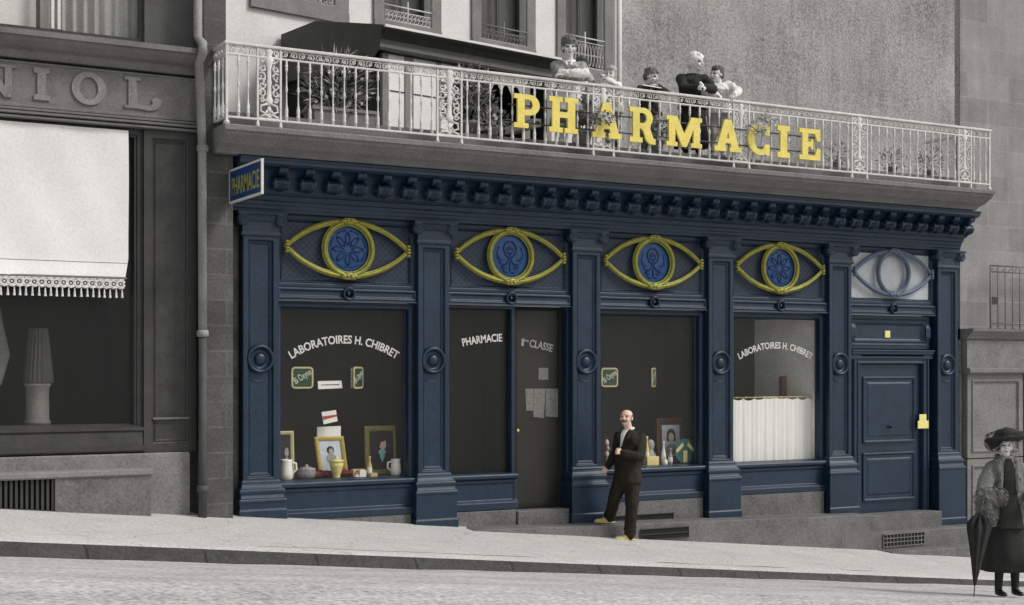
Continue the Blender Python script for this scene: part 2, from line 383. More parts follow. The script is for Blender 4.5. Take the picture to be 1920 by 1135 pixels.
def holes_wall(mb, a0, a1, z0, z1, holes, depth, T, m=None, thick=.3):
    xs = sorted({a0, a1, *[h[0] for h in holes], *[h[1] for h in holes]}); zs = sorted({z0, z1, *[h[2] for h in holes], *[h[3] for h in holes]})
    for i in range(len(xs) - 1):
        for j in range(len(zs) - 1):
            cx, cz = (xs[i] + xs[i + 1]) / 2, (zs[j] + zs[j + 1]) / 2
            if any(h[0] < cx < h[1] and h[2] < cz < h[3] for h in holes): continue
            mb.add([T(xs[i], 0, zs[j]), T(xs[i + 1], 0, zs[j]), T(xs[i + 1], 0, zs[j + 1]), T(xs[i], 0, zs[j + 1])], [(0, 1, 2, 3)], m)
    for h in holes:
        r0 = [T(h[0], 0, h[2]), T(h[1], 0, h[2]), T(h[1], 0, h[3]), T(h[0], 0, h[3])]
        r1 = [T(h[0], depth, h[2]), T(h[1], depth, h[2]), T(h[1], depth, h[3]), T(h[0], depth, h[3])]
        mb.rings([r0, r1], m, (False, False))
    q = [(a0, z0), (a1, z0), (a1, z1), (a0, z1)]
    mb.rings([[T(a, 0, z) for a, z in q], [T(a, thick, z) for a, z in q]], m, (False, True))
    return mb
# ------------------------------------------------------------------ street levels
def zwall(X): return .42 - .098 * (X - 5.52)
def zkerb(X): return .379 - .101 * (X - 4.77)
def kerbh(X): return max(.06, .158 - .0052 * (X - 2.3))
def zside(X, Y):
    f = min(1, max(0, (-Y - .1) / 2.9)); return zwall(X) * (1 - f) + zkerb(X) * f
def zroad(X, Y):
    base = zkerb(X) - kerbh(X); d = -3.0 - Y
    return base + (.07 * d if d < 3.6 else .252 - .02 * (d - 3.6))
def ground():
    XS = [-40, -20, -10, -6] + [-4 + .5 * i for i in range(58)] + [28, 34, 45, 60]
    clampX = lambda X: max(-6, min(28, X))
    mb = MB(); ys = [-3.16, -3.35, -3.7, -4.2, -4.8, -5.4, -6, -6.6, -8, -11, -16, -24, -40]
    r = random.Random(3)
    mb.rings([[(X, y, zroad(clampX(X), y) + r.uniform(-.006, .006)) for X in XS] for y in ys], None, (False, False), True, closed=False)
    tag(mb.build('road', ROADM), kind='structure')
    mb = MB(); ys = [3.0, .3, -.1, -.55, -1.1, -1.7, -2.3, -2.75]
    rows = []
    for y in ys:
        rows.append([(X, y, zside(clampX(X), y) + (r.uniform(-.006, .006) if y < -.6 else 0)) for X in XS])
    mb.rings(rows, None, (False, False), True, closed=False)
    tag(mb.build('sidewalk', PAVE), kind='structure')
    mb = MB(); prof = [(-2.75, 0.0, 0), (-2.96, -.004, 0), (-3.01, -.018, 0), (-3.03, -.05, 0), (-3.05, None, .0), (-3.17, None, -.03)]
    rows = []
    for y, dz, e in prof:
        row = []
        for X in XS:
            c = clampX(X)
            z = zside(c, max(y, -2.99)) + (dz if dz is not None else -kerbh(c) + e)
            row.append((X, y + .012 * math.sin(X * 2.1), z + (r.uniform(-.004, .004) if dz is not None and y > -3 else 0)))
        rows.append(row)
    k = MB()
    k.rings(rows[:3], PAVE, (False, False), True, closed=False); k.rings(rows[2:], KERBM, (False, False), True, closed=False)
    tag(k.build('kerb', None), kind='structure')
ground()
# stone platforms that level the shopfront on the slope
def platform(name, label, x0, x1, zt0, zt1, yf, yb, m=STEP):
    t = thing(name, label, 'stone step', ((x0 + x1) / 2, (yf + yb) / 2, min(zt0, zt1)))
    n = 14; mb = MB(); rs = []
    for i in range(n + 1):
        X = x0 + (x1 - x0) * i / n; z = zt0 + (zt1 - zt0) * i / n + rnd.uniform(-.004, .004); b = zside(X, yf) - .25
        rs.append([(X, yf + rnd.uniform(-.006, .006), b), (X, yf, z - .012), (X, yf + .015, z), (X, yb, z), (X, yb, b)])
    mb.rings(rs, None); mb.build('block', m, t); return t
platform('stone_platform', 'long wedge of grey stone levelling the pavement beneath the man and two display windows', 8.55, 15.34, .115, -.03, -.55, .3)
platform('stone_platform', 'low grey stone platform with an iron grille beneath the house door at right', 15.342, 19.4, -.315, -.345, -.55, .3)
platform('stone_platform', 'thin lowest stone wedge on the pavement behind the umbrella tip', 15.5, 20.5, -.578, -.615, -.86, -.552)
def riser(label, x0, x1, zt, zb, yf):
    o = MB().frame(x0, x1, zb, zt, [(0, .28), (0, yf + .01), (.01, yf)], True, None, None, True).build('stone_step', STEP)
    return tag(o, label, 'stone step')
riser('narrow stone course under the first display window sill panel', 6.14, 7.88, .318, -.05, -.075)
riser('stone threshold course under the narrow side light left of the shop door', 8.49, 9.42, .30, -.15, -.11)
riser('worn door step of the pharmacy entrance', 9.424, 10.235, .275, -.15, -.14)
riser('stone course with a dark slot behind the man, under the third window', 10.85, 12.55, .318, -.1, -.085)
riser('stone course under the curtained window', 13.17, 14.85, .318, -.15, -.085)
riser('raised stone door step of the panelled house door', 15.34, 17.12, -.085, -.5, -.30)
def vent(label, x0, x1, z0, z1, y, nx, nz):
    t = thing('cellar_vent', label, 'vent', ((x0 + x1) / 2, y, z0))
    MB().box(x0, x1, y - .004, y + .03, z0, z1).build('opening', BLACKIN, t)
    mb = MB()
    for i in range(nx + 1):
        X = x0 + (x1 - x0) * i / nx; mb.box(X - .005, X + .005, y - .012, y - .004, z0, z1)
    for j in range(nz + 1):
        Z = z0 + (z1 - z0) * j / nz; mb.box(x0 - .005, x1 + .005, y - .018, y - .0125, Z - .006, Z + .006)
    mb.build('grille', DARKROD if nx < 4 else STONE, t)
vent('dark cellar slot in the upper stone course beside the leg of the man', 10.95, PX(1262, -.09), PZ(1240, 974, -.09), PZ(1240, 963, -.09), -.088, 1, 1)
vent('dark double slot in the stone platform beside the shoe of the man', PX(1200, -.55), PX(1290, -.55), PZ(1245, 1010, -.55), PZ(1245, 990, -.55), -.56, 1, 2)
vent('square barred iron grille low in the stone below the house door', PX(1655, -.55), PX(1732, -.55), PZ(1690, 1023, -.55), PZ(1690, 1000, -.55), -.56, 12, 3)
# ------------------------------------------------------------------ pharmacy shopfront
PXC = [5.84, 8.19, 10.54, 12.865, 15.165, 17.46]
SH = thing('pharmacy_shopfront', 'navy blue carved pharmacy shopfront with pilasters and gilded eyes above its windows', 'shopfront', (11.6, 0, 0))
PB_ = [.34, .10, .06, -.02, -.08, -.36]
def spiral(mb, c, r, turns, axis, side, tr, seg=5, n=40):
    pts = []
    for i in range(n + 1):
        a = 2 * math.pi * turns * i / n; q = r * (1 - .86 * i / n)
        if axis == 'y': pts.append((c[0] + side * q * math.cos(a), c[1], c[2] + q * math.sin(a)))
        else: pts.append((c[0], c[1] + side * q * math.cos(a), c[2] + q * math.sin(a)))
    mb.tube(pts, tr, seg)
for i, xc in enumerate(PXC):
    hw = .225; mb = MB()
    mb.frame(xc - hw, xc + hw, .80, 3.82, [(0, .25), (0, -.092), (.008, -.10), (.06, -.10), (.066, -.092), (.074, -.07), (.085, -.062), (.096, -.072), (.106, -.062), (.116, -.052)], True)
    pl = mb.build('pilaster', BLUE, SH)
    mb = MB(); z0 = PB_[i]
    fx = [(.835, .232, -.105), (.815, .245, -.122), (.795, .245, -.122), (.765, .250, -.13), (.735, .268, -.155), (.72, .285, -.172), (.695, .288, -.176), (.675, .282, -.17), (.655, .272, -.165), (.625, .275, -.175), (.605, .298, -.20), (.585, .302, -.205), (.565, .300, -.20), (.55, .292, -.192), (z0 + .145, .292, -.192), (z0 + .13, .304, -.205), (z0 - .35, .306, -.207)]
    mb.rect_loft([(z, xc - w, xc + w, yf, .2) for z, w, yf in fx]); mb.build('plinth', BLUE, pl)
    mb = MB()
    mb.rect_loft([(z, xc - w, xc + w, yf, .2) for z, w, yf in [(3.80, .235, -.11), (3.815, .25, -.125), (3.845, .25, -.125), (3.855, .235, -.112), (3.97, .235, -.112), (4.0, .26, -.14), (4.055, .27, -.15), (4.06, .31, -.18), (4.095, .315, -.19)]])
    for sgn in (-1, 1):
        cx = xc + sgn * .245
        mb.lathe([(.078, .0), (.078, .165), (.066, .172), (.012, .172)], (cx, 0, 4.0), 'y', 18)
        spiral(mb, (cx, -.174, 4.0), .066, 2.4, 'y', -sgn, .009)
    mb.build('capital', BLUE, pl)
    mb = MB(); zc = 2.31 - .012 * i
    mb.lathe([(.176, .05), (.18, .085), (.172, .108), (.155, .122), (.138, .112), (.128, .09), (.122, .07), (.10, .062), (.075, .066), (.07, .09), (.055, .105), (.03, .112), (.002, .114)], (xc, 0, zc), 'y', 28)
    mb.tube([(xc + .09 * math.cos(R(a)), -.056, zc - .24 + .035 * math.sin(R(a))) for a in range(180, 361, 20)], .008, 5)
    mb.build('medallion', BLUE, pl)
# cornice
XL, XR = 5.43, 17.70
def ret(mb, prof, xl=XL, xr=XR, m=None, yb=.2):
    return mb.rings([[(X, -p, z) for p, z in prof] + [(X, .15, prof[-1][1]), (X, .15, prof[0][1])] for X in (xl, xr)], m)
mb = MB()
cove = [(.30 + .20 * (1 - math.cos(R(a))), 4.335 + .27 * math.sin(R(a))) for a in range(0, 91, 15)]
ret(mb, [(0, 4.10), (.12, 4.10), (.125, 4.135), (.14, 4.14), (.145, 4.18), (.16, 4.19), (.165, 4.225), (.19, 4.24), (.205, 4.26), (.21, 4.29), (.26, 4.30), (.30, 4.335)] + cove + [(.51, 4.61), (.53, 4.625), (.555, 4.63), (.555, 4.665), (.57, 4.675), (.58, 4.70), (0, 4.705)])
mb.box(XL + .01, XR - .01, .151, .5, 4.0, 4.9)
CO = mb.build('cornice', BLUE, SH)
mb = MB(); x0 = XL + .10; w = .046
def console(mb, cx):
    body = [(-.19, 4.605), (-.50, 4.605), (-.51, 4.58), (-.50, 4.55), (-.46, 4.525), (-.40, 4.51), (-.33, 4.50), (-.30, 4.44), (-.28, 4.335), (-.20, 4.33)]
    mb.rings([[(cx - w, y, z) for y, z in body], [(cx + w, y, z) for y, z in body]])
    mb.lathe([(.072, -w - .040), (.080, -w - .032), (.080, -w - .022), (.072, -w - .012), (.078, 0), (.072, w + .012), (.080, w + .022), (.080, w + .032), (.072, w + .040)], (cx, -.365, 4.42), 'x', 20, None, False, 1.2, 1.0)
    mb.lathe([(.034, -w - .012), (.040, -w - .004), (.040, w + .004), (.034, w + .012)], (cx, -.475, 4.572), 'x', 10, None, False)
    for sgn in (-1, 1):
        X = cx + sgn * (w + .043); pts = []
        for i in range(34):
            a = 2 * math.pi * 2.1 * i / 33 + 1.5; q = .074 * (1 - .84 * i / 33); pts.append((X, -.365 + 1.2 * q * math.cos(a), 4.42 + q * math.sin(a)))
        mb.tube(pts, .0125, 5); mb.ball((X, -.365, 4.42), (.018, .024, .018), 8)
    for k in (-.028, 0, .028): mb.box(cx + k - .008, cx + k + .008, -.522, -.40, 4.548, 4.59)
    for k in (-.028, 0, .028): mb.tube([(cx + k, -.482, 4.43), (cx + k, -.43, 4.352), (cx + k, -.36, 4.33)], .011, 5)
console(mb, x0 + .12)
c0 = mb.build('modillion', BLUE, CO)
pitch = (XR - XL - .34) / 35
for k in range(1, 36): share(c0, CO, pitch * k)
# bays
def ring_boss(mb, X, Y, Z, r=.085):
    mb.lathe([(r * .62, -.01), (r * .62, .02), (r * .70, .04), (r * .85, .05), (r * .98, .04), (r * 1.05, .02), (r * 1.05, -.01)], (X, Y, Z), 'y', 22)
    mb.lathe([(r * .35, 0), (r * .3, .02), (.003, .026)], (X, Y, Z), 'y', 14)
def eye(X, Z, bay, pale):
    t = MB(); a, b = .835, .345; frm = GREYRIM if pale else GOLD
    def lens(k): # vesica from two circular arcs
        rad = (a * a + b * b) / (2 * b); h = math.asin(a / rad); pts = []
        for i in range(25): q = -h + 2 * h * i / 24; pts.append((rad * math.sin(q), rad * math.cos(q) - (rad - b)))
        return pts
    up = lens(1); loop = [(x, z) for x, z in up] + [(x, -z) for x, z in reversed(up[1:-1])]
    for off, rr, yy in ((0, .024, -.055), (-.026, .017, -.05), (.022, .014, -.045)):
        s = 1 + off / .5
        t.tube([(X + x * (1 + off / .84), yy, Z + z * (1 + off / .36)) for x, z in loop], rr, 6, None, True)
    em = t.build('eye_frame', frm, SH)
    t = MB()
    for rr, tr, yy in ((.325, .030, -.06), (.352, .014, -.045), (.292, .014, -.045)):
        t.tube([(X + rr * 1.0 * math.cos(2 * math.pi * i / 36), yy, Z + rr * 1.02 * math.sin(2 * math.pi * i / 36)) for i in range(36)], tr, 6, None, True)
    t.build('iris_ring', frm, em)
    for sz in (1, -1):
        t = MB(); z = Z + sz * .345
        t.ball((X, -.075, z - sz * .015), (.085, .035, .035)); t.ball((X - .07, -.08, z), (.05, .035, .032)); t.ball((X + .07, -.08, z), (.05, .035, .032))
        t.ball((X + .03, -.095, z + sz * .012), .03); t.ball((X - .03, -.095, z + sz * .0), .03); t.tube([(X - .14, -.06, z - .01), (X - .05, -.09, z + sz * .03), (X + .05, -.09, z + sz * .03), (X + .14, -.06, z - .01)], .018)
        t.build('clasp', frm, em)
    for sx in (1, -1):
        t = MB(); x = X + sx * .825
        for k in (-.06, -.02, .02, .06): t.ball((x, -.065, Z + k), (.042 - abs(k) * .2, .035, .022))
        t.build('clasp', frm, em)
    if not pale:
        t = MB(); t.lathe([(.30, -.005), (.30, .012), (.27, .02), (.003, .026)], (X, 0, Z), 'y', 40); ir = t.build('iris', IRIS, em)
        t = MB()
        if bay in (0, 3):
            for k in range(8):
                q = k * math.pi / 4
                for sg in (1, -1):
                    pts = [(.05, 0), (.10, .028 * sg), (.16, .030 * sg), (.215, 0)]
                    t.tube([(X + p * math.cos(q) - s * math.sin(q), -.026, Z + p * math.sin(q) + s * math.cos(q)) for p, s in pts], .010, 5)
                t.tube([(X + .235 * math.cos(q + d), -.02, Z + .235 * math.sin(q + d)) for d in (.12, .25, .39, .53, .66)], .010, 5)
        else:
            for sg in (1, -1):
                t.tube([(X, -.026, Z - .04), (X + sg * .07, -.027, Z + .02), (X + sg * .10, -.027, Z + .1), (X + sg * .07, -.026, Z + .17), (X + sg * .015, -.025, Z + .2)], .012, 5)
                t.tube([(X, -.026, Z + .02), (X + sg * .04, -.027, Z + .06), (X + sg * .05, -.027, Z + .11), (X, -.026, Z + .09)], .010, 5)
                t.tube([(X, -.026, Z - .02), (X + sg * .05, -.027, Z - .1), (X + sg * .13, -.025, Z - .16)], .011, 5)
                for k in range(4):
                    x0, z0 = X + sg * (.20 - .03 * k), Z - .02 - .055 * k
                    t.tube([(x0, -.022, z0), (x0 - sg * .05, -.026, z0 - .035), (x0 - sg * .09, -.026, z0 - .03)], .010, 5)
                t.tube([(X + sg * .17, -.023, Z + .12), (X + sg * .2, -.021, Z + .02), (X + sg * .15, -.024, Z - .06)], .010, 5)
            t.ball((X, -.026, Z + .12), (.03, .012, .03)); t.tube([(X, -.026, Z + .05), (X, -.026, Z - .2)], .010, 5)
        t.build('relief', IRISD, ir)
    return em
def pane(x0, x1, z0, z1, y, parent, m=GLASS):
    return MB().box(x0, x1, y, y + .006, z0, z1).build('pane', m, parent)
def frame_pic(X, Z, w, h, Y, border, m, mat_inner, label, lean=.0, rz=0.0, rot=0.0, art=None, group=None, name='picture_frame'):
    t = thing(name, label, 'picture frame', (X, Y, Z), group, rz)
    sh = lambda x, y, z: (x + rot * z, y + lean * z, z)
    mb = MB().frame(-w / 2, w / 2, 0, h, [(0, .02), (0, -.015), (border * .3, -.025), (border * .8, -.015), (border, 0)], False, None, sh, True)
    mb.build('frame', m, t, True)
    MB().frame(-w / 2 + border, w / 2 - border, border, h - border, [(0, .002)], True, None, sh).build('picture', mat_inner, t, True)
    if art:
        for nm, col, shapes in art:
            mb = MB()
            for cx, cz, rx, rz2, dy in shapes:
                pts = arc(cx * w, cz * h, rx * w, rz2 * h, 0, 360, 16)[:-1]
                pts = [sh(a, -.0025 - dy, b) for a, b in pts]
                mb.add(pts, [tuple(range(len(pts)))])
            mb.build(nm, col, t, True)
    return t
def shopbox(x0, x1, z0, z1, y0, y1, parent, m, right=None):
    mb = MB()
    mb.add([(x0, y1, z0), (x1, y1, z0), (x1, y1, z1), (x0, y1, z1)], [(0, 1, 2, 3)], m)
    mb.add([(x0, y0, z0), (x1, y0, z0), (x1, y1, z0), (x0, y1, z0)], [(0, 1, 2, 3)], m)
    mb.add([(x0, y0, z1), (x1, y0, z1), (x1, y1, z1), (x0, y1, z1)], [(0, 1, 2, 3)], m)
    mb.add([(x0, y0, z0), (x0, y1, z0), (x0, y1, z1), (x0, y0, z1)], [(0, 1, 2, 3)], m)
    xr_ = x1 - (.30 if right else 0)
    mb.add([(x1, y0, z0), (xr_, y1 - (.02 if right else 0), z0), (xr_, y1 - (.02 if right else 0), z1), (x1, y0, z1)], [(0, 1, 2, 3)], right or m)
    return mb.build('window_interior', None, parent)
for i in range(5):
    a, b = PXC[i] + .226, PXC[i + 1] - .226; X = (a + b) / 2
    if i == 4: X = (PXC[4] + PXC[5]) / 2
    # transom panel with the eye
    tp = MB().frame(a, b, 3.205, 4.1, [(0, .1), (0, -.02), (.045, -.02), (.055, -.008), (.065, -.022), (.08, .0), (.095, .02)], True, BLUE)
    tp.m[-1] = tp.mi(PALEPANEL if i == 4 else BLUELAT)
    tpo = tp.build('transom_panel', BLUE, SH)
    eye(X, 3.70, i, i == 4)
    mb = MB().frame(a, b, 3.05, 3.2, [(0, .1), (0, -.05), (.012, -.06), (.03, -.06), (.04, -.045), (.05, -.035)], True)
    mb.box(a, b, -.075, -.02, 3.035, 3.048)
    ls = mb.build('lintel_band', BLUE, SH)
    mb = MB(); ring_boss(mb, X, -.045, 3.135); mb.build('ring_boss', BLUE, ls)
    if i in (0, 2, 3):
        win = MB().frame(a, b, .70, 3.034, [(0, .14), (0, .02), (.03, .02), (.036, .01), (.05, .01), (.06, .025), (.072, .025), (.08, .05), (.085, .11), (.10, .125)], False).build('display_window', BLUE, SH)
        gx0, gx1, gz0, gz1 = a + .10, b - .10, .80, 2.934
        pane(gx0, gx1, gz0, gz1, .115, win)
        MB().rect_loft([(z, a + .002, b - .002, yf, .1) for z, yf in [(.70, -.03), (.715, -.07), (.73, -.085), (.765, -.085), (.778, -.075), (.79, -.02), (.792, .1)]]).build('sill', BLUE, win)
        sr = MB().frame(a, b, .31, .70, [(0, .14), (0, -.045), (.035, -.045), (.045, -.03), (.06, -.025)], True)
        sr.rect_loft([(z, a + .003, b - .003, yf, .1) for z, yf in [(.322, -.085), (.40, -.085), (.415, -.07), (.43, -.05), (.435, -.03)]])
        sr.build('stall_riser', BLUE, SH)
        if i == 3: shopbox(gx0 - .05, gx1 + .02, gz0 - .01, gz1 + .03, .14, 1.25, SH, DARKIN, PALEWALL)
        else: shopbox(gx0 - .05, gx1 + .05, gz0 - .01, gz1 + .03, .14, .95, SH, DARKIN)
        if i in (0, 3):
            mb = MB(); sag = .20 if i == 0 else .17
            x0, z0 = P(547 if i == 0 else 1387, 658 if i == 0 else 661, .11); x1, z1 = P(743 if i == 0 else 1521, 661, .11)
            xm, zm = P(640 if i == 0 else 1452, 641 if i == 0 else 651, .11)
            wd = x1 - x0; rad = wd * wd / (8 * sag) + sag / 2
            walltext(mb, 'LABORATOIRES H. CHIBRET', (x0 + x1) / 2, .111, zm - .02, .105 if i == 0 else .10, rad * 2 * math.asin(wd / 2 / rad) * 1.0, rad, bold=.028)
            mb.build('lettering', WHITE, win)
    if i == 1:
        gx0, gx1 = a + .12, 9.40
        win = MB().frame(a, 9.46, .70, 3.034, [(0, .14), (0, .02), (.035, .02), (.045, .03), (.05, .06), (.055, .115)], False).build('side_light', BLUE, SH)
        pane(a + .055, 9.405, .755, 2.98, .115, win)
        MB().rect_loft([(z, a + .002, 9.458, yf, .1) for z, yf in [(.70, -.03), (.715, -.07), (.73, -.085), (.765, -.085), (.778, -.075), (.79, -.02), (.792, .1)]]).build('sill', BLUE, win)
        sr = MB().frame(a, 9.46, .30, .70, [(0, .14), (0, -.045), (.035, -.045), (.045, -.03), (.06, -.025)], True)
        sr.rect_loft([(z, a + .003, 9.456, yf, .1) for z, yf in [(.31, -.085), (.40, -.085), (.415, -.07), (.43, -.05), (.435, -.03)]])
        sr.build('stall_riser', BLUE, SH)
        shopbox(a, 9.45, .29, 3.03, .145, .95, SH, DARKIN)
        fr = MB().box(b - .035, b, .0, .5, .28, 3.034)
        fr.build('door_frame', BLUE, SH)
        MB().box(9.4605, 9.4995, .02, .2, .28, 3.034).build('door_post', DARKIN, SH)
        d0, d1 = 9.50, b - .036
        dr = MB().frame(d0, d1, .285, 3.03, [(0, .17), (0, .125), (.04, .125), (.05, .135), (.05, .15)], False, None, None, True).build('shop_door', DARKIN, SH)
        pane(d0 + .05, d1 - .05, .34, 2.98, .14, dr)
        shopbox(d0 - .02, d1 + .02, .2, 3.04, .176, 1.4, SH, DARKIN)
        mb = MB(); mb.lathe([(.012, 0), (.012, .05), (.022, .055), (.022, .07), (.01, .075)], (d0 + .035, .125, 1.35), 'y', 12); mb.build('door_knob', BRASS, dr)
        R2 = 3.0
        mb = MB(); walltext(mb, 'PHARMACIE', (gx0 + 9.46) / 2 + .38, .1105, PZ(905, 637, .11) - .02, .105, .60, R2, -.36, bold=.028); mb.build('lettering', WHITE, win)
        zc = PZ(1000, 643, .13) - .03; xs = PX(978, .13)
        mb = MB(); walltext(mb, 'CLASSE', xs - .26, .136, zc, .105, .37, R2, .57, bold=.028); mb.build('lettering', WHITEDIM, dr)
        mb = MB(); walltext(mb, '1', xs - .26, .136, zc, .105, .035, R2, .275); mb.build('lettering', WHITEDIM, dr)
        mb = MB(); walltext(mb, 'ère', xs - .26, .136, zc + .06, .045, .075, R2, .335)
        mb.build('lettering', WHITEDIM, dr)
    if i == 4:
        # panelled house door
        dz0 = -.085
        bk = MB(); bk.box(a, b, .10, .14, dz0, 3.034)
        bk.rings([[(p, y, z) for y, z in [(.10, dz0), (-.01, dz0), (-.01, 2.46), (.10, 2.46)]] for p in (a, a + .035)])
        bk.build('door_surround', BLUE, SH)
        od = MB().frame(a + .05, b - .06, 2.50, 3.03, [(0, .1), (0, .02), (.05, .02), (.06, .01), (.08, .03), (.1, .03), (.12, .015), (.14, .035), (.16, .05)], True)
        for sx in (a + .12, b - .13):
            od.rect_loft([(2.64, sx - .03, sx + .03, -.0, .06), (2.70, sx - .05, sx + .05, -.02, .06), (2.83, sx - .05, sx + .05, -.02, .06), (2.89, sx - .03, sx + .03, .0, .06)])
        od = od.build('overdoor_panel', BLUE, SH)
        px, pz = P(1667, 627, .0)
        MB().frame(px - .055, px + .055, pz - .055, pz + .055, [(0, .05), (0, .032), (.008, .028)], True).build('number_plate', PLATE, od)
        ar = MB(); q0, q1 = a + .10, b - .10
        pr = [(0, .0), (.025, -.03), (.05, -.03), (.055, -.01), (.10, -.005), (.105, -.02), (.13, -.02), (.145, .03)]
        def jamb(sx, sg):
            ar.rings([[(sx + sg * p, y, dz0), (sx + sg * p, y, 2.40 - p)] for p, y in [(0, .1)] + pr + [(.145, .1)]], None, (False, False), closed=False)
        jamb(q0, 1); jamb(q1, -1)
        ar.rings([[(q0 + p, y, 2.40 - p), (q1 - p, y, 2.40 - p)] for p, y in [(0, .1)] + pr + [(.145, .1)]], None, (False, False), closed=False)
        for sg, sx in ((1, q0), (-1, q1)): ar.box(sx - .05 if sg > 0 else sx - .15, sx + .15 if sg > 0 else sx + .05, -.035, .09, 2.34, 2.44)
        ar.rect_loft([(2.405, q0 - .04, q1 + .04, -.045, .1), (2.42, q0 - .05, q1 + .05, -.06, .1), (2.45, q0 - .05, q1 + .05, -.06, .1), (2.46, q0 - .06, q1 + .06, -.075, .1), (2.48, q0 - .06, q1 + .06, -.075, .1)])
        ar.build('door_architrave', BLUE, SH)
        l0, l1 = q0 + .145, q1 - .145
        dm = MB().frame(l0, l1, dz0 + .002, 2.255, [(0, .09), (0, .06), (.004, .055)], True).build('house_door', BLUE, SH)
        for z0, z1 in ((.10, .86), (1.02, 2.06)):
            MB().frame(l0 + .12, l1 - .12, z0, z1, [(0, .06), (.0, .035), (.02, .03), (.03, .035), (.045, .06), (.06, .07), (.10, .05), (.115, .045)], True).build('door_panel', BLUE, dm)
        for z in (.155, 1.075):
            MB().box(l0 + .14, l1 - .14, .02, .05, z - .055, z - .03).build('weather_bar', BLUE, dm)
        MB().lathe([(.03, 0), (.03, .01), (.012, .012), (.012, .04), (.022, .045), (.018, .07), (.002, .074)], ((l0 + l1) / 2, .045, PZ(1668, 800, .05)), 'y', 14).build('door_knob', BLUE, dm)
        yq = -.032
        for k, (u0, v0, u1, v1) in enumerate(((1724, 777, 1737, 792), (1721, 789, 1741, 804))):
            A, B = P(u0, v1, yq), P(u1, v0, yq)
            MB().frame(A[0], B[0], A[1], B[1], [(0, yq + .006), (0, yq - .002 * k), (.006, yq - .003 - .002 * k)], True).build('bell_plate', PLATE, SH)
# ---- things shown in the windows
def disp_sign(label, px, py, pw, ph, Y, rz, vertical=False):
    X, Z = P(px, py + ph, Y); s = dep(px, Y) / F; w = .285; h = ph * s
    t = thing('enamel_sign', label, 'sign', (X, Y, Z), 'green enamel signs in the pharmacy windows', rz)
    rr = .05
    def rounded(i): 
        pts = []
        for cx, cz, a0 in ((w / 2 - rr, rr, -90), (w / 2 - rr, h - rr, 0), (-w / 2 + rr, h - rr, 90), (-w / 2 + rr, rr, 180)):
            pts += arc(cx, cz, rr - i, rr - i, a0, a0 + 90, 5)
        return pts
    MB().rings([[(x, y, z) for x, z in rounded(i)] for i, y in ((0, .012), (0, -.003), (.003, -.006), (.02, -.006), (.022, -.003))]).build('edge', CREAM, t, True)
    MB().rings([[(x, y, z) for x, z in rounded(.0225)] for y in (-.0028, -.0045)]).build('panel', GREEN, t, True)
    mb = MB(); vs, fs, tw = text('Bi Oxyne', .01, .012); a = R(32); sc = .245 / tw
    mb.add([((x * math.cos(a) - (y - .4) * math.sin(a) * 1.9) * sc, -.0065 - z * .05, h * .55 + (x * math.sin(a) + (y - .4) * math.cos(a) * 1.9) * sc) for x, y, z in vs], fs)
    mb.build('lettering', WHITE, t, True)
    if vertical:
        mb = MB(); vs, fs, tw = text('OXYNE', .01, .012); sc = .26 / tw
        mb.add([(-w / 2 - .05 - y * sc * .9, -.004 - z * .05, h / 2 + x * sc) for x, y, z in vs], fs)
        mb.build('side_lettering', WHITEDIM, t, True)
disp_sign('wide green enamel sign with cream edge at left of the first display window', 567, 688, 40, 41, .2, R(-6))
disp_sign('narrow turned green enamel sign right of the paper strip in the first display window', 672, 688, 30, 41, .26, R(42), True)
disp_sign('green enamel sign half hidden by the frame above the head of the man', 1143, 690, 36, 36, .24, R(0))
disp_sign('turned green enamel sign at right above the man in the third window', 1226, 690, 24, 36, .3, R(45), True)
def card(name, label, cat, pts_px, Y, m, th=.006, group=None, extra=None):
    q = [P(x, y, Y) for x, y in pts_px]
    X = sum(p[0] for p in q) / 4; Z = min(p[1] for p in q)
    t = thing(name, label, cat, (X, Y, Z), group)
    MB().rings([[(x, y, z) for x, z in q] for y in (Y, Y + th)]).build('sheet', m, t)
    if extra:
        nm, mm, pp = extra
        e = [P(x, y, Y) for x, y in pp]
        MB().rings([[(x, y, z) for x, z in e] for y in (Y - .003, Y - .001)]).build(nm, mm, t)
    return t
card('paper_strip', 'white printed paper strip between two green signs in the first window', 'paper', [(596, 715), (640, 714), (642, 728), (597, 730)], .2, PAPER, extra=('print_line', INK, [(602, 721.5), (636, 720.5), (636, 722.2), (602, 722.8)]))
card('carton_card', 'small tilted white card with a red band in the first display window', 'card', [(603, 773), (630, 769), (633, 790), (607, 796)], .32, PAPER, extra=('red_band', RED, [(605, 781), (631.5, 777.5), (631.5, 781), (606, 788)]))
card('white_card', 'plain white card standing above the gilt portrait frame', 'card', [(595, 801), (639, 799), (639, 826), (595, 826)], .45, PAPER, .02)
card('notice', 'leftmost of the three yellowed notices pinned inside the shop door', 'notice', [(985, 729), (1001, 729), (1001, 770), (987, 770)], .162, PAPERDIM, group='notices on the shop door')
card('notice', 'middle and longest of the three yellowed notices inside the shop door', 'notice', [(1002, 729), (1023, 729), (1020, 784), (1000, 782)], .157, PAPERDIM, group='notices on the shop door')
card('notice', 'rightmost of the three yellowed notices inside the shop door', 'notice', [(1024, 729), (1047, 729), (1046, 783), (1023, 781)], .152, PAPERDIM, group='notices on the shop door')
card('notice', 'small dim square notice alone above the three others on the shop door', 'notice', [(1010, 690), (1028, 690), (1028, 712), (1010, 712)], .162, PAPERDIM, group='notices on the shop door')
def at(px, py, Y): x, z = P(px, py, Y); return x, z
SILL = .79
def sc_(px, Y): return dep(px, Y) / F
X, Z = at(625, 890, .42)
